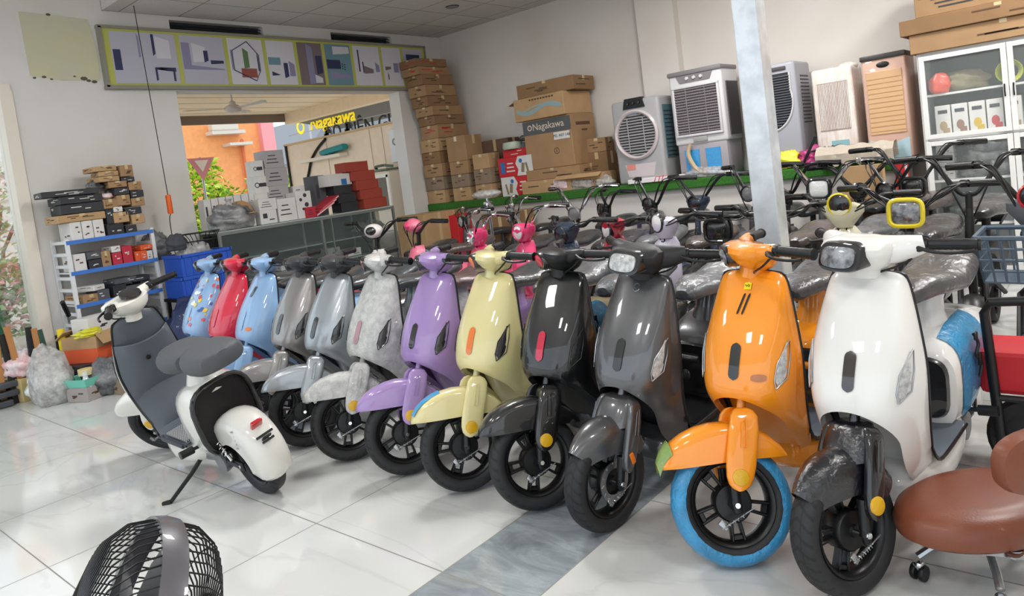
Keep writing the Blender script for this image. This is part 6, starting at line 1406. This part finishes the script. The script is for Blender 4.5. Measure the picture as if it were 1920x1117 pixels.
b = MB(); b.lathe([(0, .15), (.05, .145), (.09, .12), (.115, .08), (.125, .03), (.12, .0), (.11, 0)], M.Diagonal((1, 1.15, 1, 1)), 26); b.box((.12, 0, .015), (.09, .2, .012), RY(.25), bev=.005); tag(b.build('helmet', mat('helmet_tan', '#b98a54', .35, coat=.7), loc=(-7.39, HZ.location.y-.02, hz_+.001)), 'tan helmet resting on a white box on the counter', 'helmet')
p_ = onx(400, 380, -7.4); blob('orange_hat', 'orange hat behind the bagged goods on the counter', 'hat', (-7.45, 3.86, TZ), (.06, .07, .16), mat('cap_orange', '#e07a28', .6), .06, seed=71)
big = blob('plastic_bag', 'big clear bag of dark goods at the left end of the counter', 'bag', (-7.30, 3.86, TZ), (.12, .24, .15), mat('bag_smoke', '#9fa09e', .25, coat=1, cbump=.9, cbscale=14, col2='#4a4b4e', vscale=5), .14, seed=72, n=22)
b = MB(); b.loft([[V((.04*k*math.cos(a), .05*k*math.sin(a), z_)) for a in [2*PI*i/12 for i in range(12)]] for z_, k in ((.09, 1.6), (.14, .8), (.19, .5), (.22, .9))]); b.build('knot', BAG, big)
b = MB(); b.box((0, 0, .05), (.16, .12, .10), bev=.02); tag(b.build('green_tub', mat('mint_tub', '#8fc4a8', .5), loc=(-7.57, 3.78, TZ)), 'mint green tub at the far left of the counter', 'tub')
# cartons between counter and ledge
carton('open_carton', 'open pale carton standing right of the counter', 'carton', (-6.95, 6.30, .0), (.5, .55, 1.02), KRAFT[2], .04, ink=False); carton('carton', 'long brown carton leaning under the opening post', 'carton', (-7.15, 6.82, .0), (.4, .42, 1.0), KRAFT[0], -.03, ink=False)
carton('carton', 'red topped brown carton standing under the ledge front', 'carton', (-5.9, 6.72, 0), (.55, .36, .93), KRAFT[1], .1); carton('package', 'red carton standing below the corner of the ledge', 'package', (-6.75, 6.62, 0), (.35, .28, .95), mat('box_red', ''), .05, tape=False)
sd = MB(); seat_mesh(sd, 'saddle', -.84); o = sd.build('bundled_saddle', BAG); o.location = (-5.6, 5.35, 1.15); o.rotation_euler = (0, 0, 2.2); o.scale = (.5, 1, 1); 
bpy.data.objects.remove(o)
sp = thing('saddle_post', 'film-wrapped white saddle on a tall post among the back row', 'saddle', (-5.45, 5.9, 0)); b = MB(); b.ball((0, 0, 1.2), (.17, .12, .05), RZ(.5)); b.build('wrapped_saddle', BAG, sp); b = MB(); b.tube([(0, 0, .3), (0, 0, 1.16)], .02); b.tube([(0, 0, .3), (.3, .1, .22), (.5, .2, .2)], .02, sm=3); b.box((0, 0, 1.08), (.08, .1, .08), bev=.02); b.tube([(0, 0, .3), (-.2, -.1, .0)], .018); b.tube([(0, 0, .3), (-.1, .2, .0)], .018); b.tube([(0, 0, .3), (.15, 0, .0)], .018); b.build('post', CHR, sp)
fc_ = MB(); fc_.box((0, 0, .28), (.34, .02, .56), RX(.12)); fc_.box((.17, -.08, .27), (.02, .18, .54), RZ(.3)); o = fc_.build('folded_carton', KRAFT[2], smooth=False, loc=(ony(1625, 370, 6.8).x, 6.80, .52)); tag(o, 'folded light carton sheet propped before the ledge right of the column', 'carton')
ub = MB(); ub.box((0, 0, .26), (.36, .28, .52)); tag(ub.build('storage_tub', mat('tub_grey', '#8d9092', .5), smooth=False, loc=(ony(1625, 370, 6.8).x, 6.78, 0)), 'grey tub under the folded carton sheet', 'tub')
# ---------------- floor clutter at the far left
def fp(px, py, z=0): p = onz(px, py, z); return p.x, p.y
def put(px, py, dx=0): x_, y_ = fp(px, py); return (x_+dx, y_, 0)
x_, y_ = fp(62, 748); carton('open_carton', 'yellowish printed carton on the floor at the far left', 'carton', (x_-.12, y_+.0, 0), (.26, .26, .20), mat('carton_yellow', '#c9b57e', .8), .35)
blob('plastic_bag', 'pinkish clear bag swelling from the yellowish carton', 'bag', (x_-.12, y_, .203), (.17, .16, .13), BAGP, .1, seed=81, n=22)
x_, y_ = fp(112, 752); blob('plastic_bag', 'large clear bag of green-tinted parts on the floor', 'bag', (x_-.12, y_+.0, 0), (.16, .18, .17), mat('bag_green', '#dfe3d8', .25, coat=1, cbump=.9, cbscale=18, col2='#f0efec', vscale=10), .1, seed=82, n=22)
x_, y_ = fp(172, 750); cx_ = (x_-.10, y_+.02, 0)
carton('carton', 'grey carton under the turquoise tray on the floor', 'carton', cx_, (.22, .22, .12), mat('carton_mauve', '#a39a96', .8), .4, tape=False)
tr = thing('parts_tray', 'turquoise plastic tray on the grey carton on the floor', 'tray', (cx_[0], cx_[1], .122), (0, 0, .4)); b = MB(); b.loft([[V((s*dx, q*dy, z_)) for s, q in ((-1, -1), (1, -1), (1, 1), (-1, 1))] for z_, dx, dy in ((0, .11, .11), (.07, .135, .135), (.066, .125, .125), (.012, .10, .10))]); b.build('body', mat('tray_turquoise', '#74c9b4', .4), tr, smooth=False)
b = MB(); b.lathe([(.025, 0), (.055, 0), (.055, .05), (.025, .05)], None, 24, closed=True); tag(b.build('tape_roll', mat('tape_cream', '#e0cf9a', .4), loc=(cx_[0], cx_[1], .20)), 'cream roll of tape standing on the turquoise tray', 'tape roll')
x_, y_ = fp(215, 742); carton('carton', 'small brown carton right of the turquoise tray', 'carton', (x_-.05, y_+.12, 0), (.2, .2, .13), KRAFT[3], .2); 
for k in range(3): b = MB(); b.box((0, 0, 0), (.22, .05, .02), bev=.003); tag(b.build('wood_offcut', mat('offcut_brown', '#9b6a48', .7), smooth=False, loc=(x_-.05, y_+.09+.02*k, .145+.022*k), rot=(0, 0, .6+.15*k)), 'short brown strip on the small brown carton, %s' % ('lowest', 'middle', 'topmost')[k], 'strip')
# orange carton with crumpled top on a low pile
carton('carton', 'dark parts crate carrying the orange carton in the floor pile', 'carton', (-6.95, 2.24, 0), (.42, .42, .26), BX['d'][0], .1, tape=False, ink=False)
oc_ = thing('orange_carton', 'orange and kraft open carton on the floor pile before the rack', 'carton', (-6.93, 2.24, .262), (0, 0, .5)); b = MB(); b.box((0, 0, .06), (.34, .30, .12)); b.build('orange_base', mat('carton_orange', '#dd5f38', .6), oc_, smooth=False)
b = MB(); b.box((0, 0, .17), (.342, .302, .10)); b.box((.2, 0, .20), (.12, .28, .008), RY(.9)); b.box((-.2, 0, .24), (.12, .28, .008), RY(-.6)); b.build('kraft_top', KRAFT[2], oc_, smooth=False)
carton('carton', 'white printed carton on the orange one in the floor pile', 'carton', (-7.0, 2.32, .484), (.2, .34, .14), WBOX, .35, tape=False, ink=INK)
blob('yellow_ribbon', 'yellow crumpled ribbon on the orange carton', 'ribbon', (-6.80, 2.18, .484), (.06, .09, .035), BAGY, .3, seed=83)
blob('plastic_bag', 'clear bag of cables left of the orange carton', 'bag', (-6.85, 1.86, .0), (.17, .15, .27), BAG, .1, seed=84, n=26); blob('plastic_bag', 'clear bag of black parts right of the orange carton', 'bag', (-6.65, 2.52, 0), (.22, .2, .24), BAGK, .1, seed=85, n=20); blob('plastic_bag', 'smoky bag over dark parts before the rack foot', 'bag', (-6.62, 2.22, 0), (.16, .17, .17), BAGK, .1, seed=86, n=20)
sb_ = thing('parts_bottle', 'small clear bottle with white cap among the floor parts', 'bottle', (-6.55, 2.02, 0)); b = MB(); b.lathe([(0, 0), (.04, 0), (.042, .15), (.02, .19), (.018, .21), (0, .21)], None, 16); b.build('bottle_body', mat('bottle_pale', '#cfd6dc', .15, coat=1), sb_); b = MB(); b.lathe([(0, .03), (.02, .03), (.022, 0)], T(0, 0, .21), 12); b.build('cap', WBOX, sb_)
for k, (x_, y_, c_, h) in enumerate(((-7.3, 1.62, 'tan', .62), (-7.28, 1.70, 'black', .60), (-7.25, 1.77, 'tan', .66), (-7.22, 1.84, 'black', .62), (-7.2, 1.91, 'tan', .60), (-7.2, 1.98, 'green', .58), (-7.2, 2.05, 'black', .5), (-7.35, 1.50, 'tan', .45))):
    m_ = {'tan': mat('slat_tan', '#b07a48', .6), 'black': BLK, 'green': mat('slat_green', '#2c4a40', .6)}[c_]
    b = MB(); b.box((0, 0, h/2), (.03, .045, h), bev=.003); tag(b.build('wooden_slat', m_, smooth=False, loc=(x_, y_, .0), rot=(.25 if k == 7 else .06*(k % 3-1), -.1, 0)), '%s slat standing in the bundle by the glass front, %s' % (c_, ('first from the left', 'second', 'third', 'fourth', 'fifth', 'sixth', 'seventh', 'leaning outermost')[k]), 'slat', )
b = MB(); b.lathe([(0, 0), (.03, 0), (.03, .2), (0, .2)], None, 14); tag(b.build('yellow_tube', mat('tube_yellow', '#e8cf22', .4), loc=(-7.1, 2.06, .36)), 'yellow tube standing among the slats by the glass front', 'tube'); 
b = MB(); b.box((0, 0, .175), (.16, .16, .35)); tag(b.build('parts_bin', BX['g'][0], smooth=False, loc=(-7.1, 2.06, 0)), 'grey bin carrying the yellow tube', 'bin')
for k in range(3):
    b = MB(); b.box((0, 0, .03), (.5, .5, .05), bev=.01); b.box((0, 0, .058), (.44, .05, .01)); tag(b.build('flat_pack', BX['g'][0], smooth=False, loc=(-7.45-.0*k, 1.42+.03*k, .0+.072*k), rot=(0, 0, .1*k)), 'dark grey flat pack on the floor at the far left, %s' % ('bottom', 'middle', 'top')[k], 'flat pack')
blob('green_sack', 'dark green sack outside the glass front at far left', 'sack', (-8.3, 1.60, -.15), (.3, .35, .9), mat('sack_green', '#2f6b4c', .7), .1, seed=87)
# ---------------- brown rolling stool
st_ = thing('rolling_stool', 'low brown leather work stool with backrest on casters', 'stool', (-.395, 2.46, 0), (0, 0, R(143))); LEA = mat('brown_leather', '#7a412a', .45, coat=.25, crough=.3, bump=.12, bscale=160)
b = MB(); b.lathe([(0, .275), (.12, .274), (.17, .266), (.198, .245), (.207, .215), (.203, .185), (.185, .17), (0, .17)], M.Diagonal((.88, 1.36, 1, 1)), 48); b.build('seat', LEA, st_)
b = MB(); b.lathe([(0, .168), (.17, .168), (.17, .155), (0, .155)], None, 24)
for k in range(5): a = 2*PI*k/5; b.tube([(.03*math.cos(a), .03*math.sin(a), .12), (.16*math.cos(a), .16*math.sin(a), .10), (.20*math.cos(a), .20*math.sin(a), .075)], .012, 8)
b.lathe([(.03, .16), (.03, .1)], None, 14); b.build('base', STEEL, st_)
for k in range(5):
    a = 2*PI*k/5; b = MB(); c_ = V((.20*math.cos(a), .20*math.sin(a), .026)); m_ = T(*c_) @ RZ(a+.7) @ RX(PI/2)
    for s in (-.013, .013): b.lathe([(0, s-.007), (.024, s-.007), (.026, s), (.024, s+.007), (0, s+.007)], m_, 18)
    w_ = b.build('caster', BLK, st_); b = MB(); b.box(c_+V((0, 0, .022)), (.03, .03, .03), RZ(a+.7), bev=.01); b.build('caster_fork', CHR, w_)
b = MB()
for s in (-.075, .075): b.tube([(-.12, s, .16), (-.20, s, .18), (-.235, s, .26), (-.24, s, .46)], .009, 8, sm=4)
b.build('back_post', CHR, st_)
b = MB(); b.loft([[V((-.225-.03*math.cos(t*.9)+dx_*(1), .0+yw*1.0, .475+hh)) for yw, hh in [(math.copysign(abs(math.cos(a))**.6, math.cos(a))*.19*q, math.copysign(abs(math.sin(a))**.7, math.sin(a))*.085*q) for a in [2*PI*i/32 for i in range(32)]]] for dx_, q, t in ((-.03, .85, 0), (-.022, .97, 0), (0, 1, 0), (.022, .97, 0), (.032, .85, 0))]); b.build('backrest', LEA, st_)
# ---------------- pedestal fan in the foreground
_d = ray(240, 1232); fx = C0+_d*1.22; _d.normalize()
fn2 = thing('pedestal_fan', 'black cage fan in the foreground at the lower left, seen edge-on from above', 'fan', (fx.x, fx.y, 0)); FBK = mat('fan_black', '#18181a', .4); zc = fx.z
ax = V((.62, .78, .0)).normalized()   # fan axis direction, nearly across the view
def FM(): q = V((0, 0, 1)).rotation_difference(-(CR-_d*CR.dot(_d)).normalized()-_d*.22); return T(0, 0, zc) @ q.to_matrix().to_4x4()
fm = FM(); RF = .215
b = MB()
for k in range(72):
    a = 2*PI*k/72; b.tube([fm @ V((r_*math.cos(a+tw), r_*math.sin(a+tw), h_)) for r_, h_, tw in ((.05, .10, 0), (.12, .098, .08), (.175, .085, .16), (.205, .055, .22), (RF, .02, .26))], .0016, 4)
b.lathe([(0, .103), (.05, .103), (.055, .096), (.05, .092)], fm, 24); b.build('front_guard', FBK, fn2)
b = MB()
for k in range(60):
    a = 2*PI*k/60; b.tube([fm @ V((r_*math.cos(a), r_*math.sin(a), h_)) for r_, h_ in ((RF, -.02), (RF-.004, -.055), (.19, -.085), (.14, -.105), (.06, -.11))], .0018, 4)
for r_, h_ in ((.208, -.055), (.175, -.092), (.1, -.109)): b.lathe([(r_-.002, h_), (r_+.002, h_)], fm, 48)
b.build('rear_guard', FBK, fn2)
b = MB(); b.lathe([(RF-.006, .02), (RF+.006, .022), (RF+.009, 0), (RF+.006, -.02), (RF-.006, -.018)], fm, 64); b.build('band', mat('fan_grey', '#57555a', .35, coat=.4), fn2)
for k in range(5):
    a = 2*PI*k/5; b = MB(); rows = [[fm @ V((r_*math.cos(a+da), r_*math.sin(a+da), h_)) for da, h_ in ((-.35, .03), (-.1, .01), (.15, -.012), (.35, -.03))] for r_ in (.04, .08, .13, .17, .19)]; b.grid(rows); b.build('blade', mat('fan_blade', '#5b5d63', .35), fn2)
b = MB(); b.lathe([(0, -.125), (.06, -.13), (.075, -.16), (.07, -.22), (.03, -.25), (0, -.25)], fm, 24); b.lathe([(0, .05), (.035, .045), (.04, 0), (.03, -.13)], fm, 18); b.build('motor', FBK, fn2)
hub = fm @ V((0, 0, -.17)); b = MB(); b.tube([hub, (hub.x, hub.y, .03)], .018, 12); b.lathe([(0, .04), (.05, .035), (.17, .015), (.19, 0), (0, 0)], T(hub.x, hub.y, 0), 32); b.build('stand', FBK, fn2)
# ---------------- right edge: basket bike, trolley
BSK = mat('basket_bluegrey', '#4a5a68', .5)
ebike('grey-blue basket tricycle with a red ringed lamp at the right edge', -.36, 3.78, -90, body=DKG, basket=BSK, lamp='round', ring=mat('ring_red', '#c8202c', .3, coat=1), lampm=BLKG, hz=1.15, hw=.3, lampz=1.0, name='electric_tricycle', cover=mat('cowl_grey', '#5a5c60', .5))
rt_ = thing('hand_trolley', 'red box trolley with black post and wheel at the right edge', 'trolley', (-.36, 3.30, 0)); b = MB(); b.box((.05, 0, .42), (.34, .26, .17), bev=.02); b.build('red_box', mat('box_red', ''), rt_, smooth=False)
b = MB(); b.tube([(-.06, -.15, .15), (-.08, -.15, .66), (-.06, -.15, .70), (.1, -.15, .71)], .018, 10, sm=0); b.tube([(-.06, -.15, .33), (.2, -.15, .33)], .013); b.build('post', BLK, rt_)
b = MB(); b.lathe([(.11, .018), (.15, .022), (.165, 0), (.15, -.022), (.11, -.018)], T(.05, -.1, .165) @ RX(PI/2), 30, closed=True); b.lathe([(0, .01), (.11, .008), (.11, -.008), (0, -.01)], T(.05, -.1, .165) @ RX(PI/2), 30); b.build('wheel', RUB, rt_)
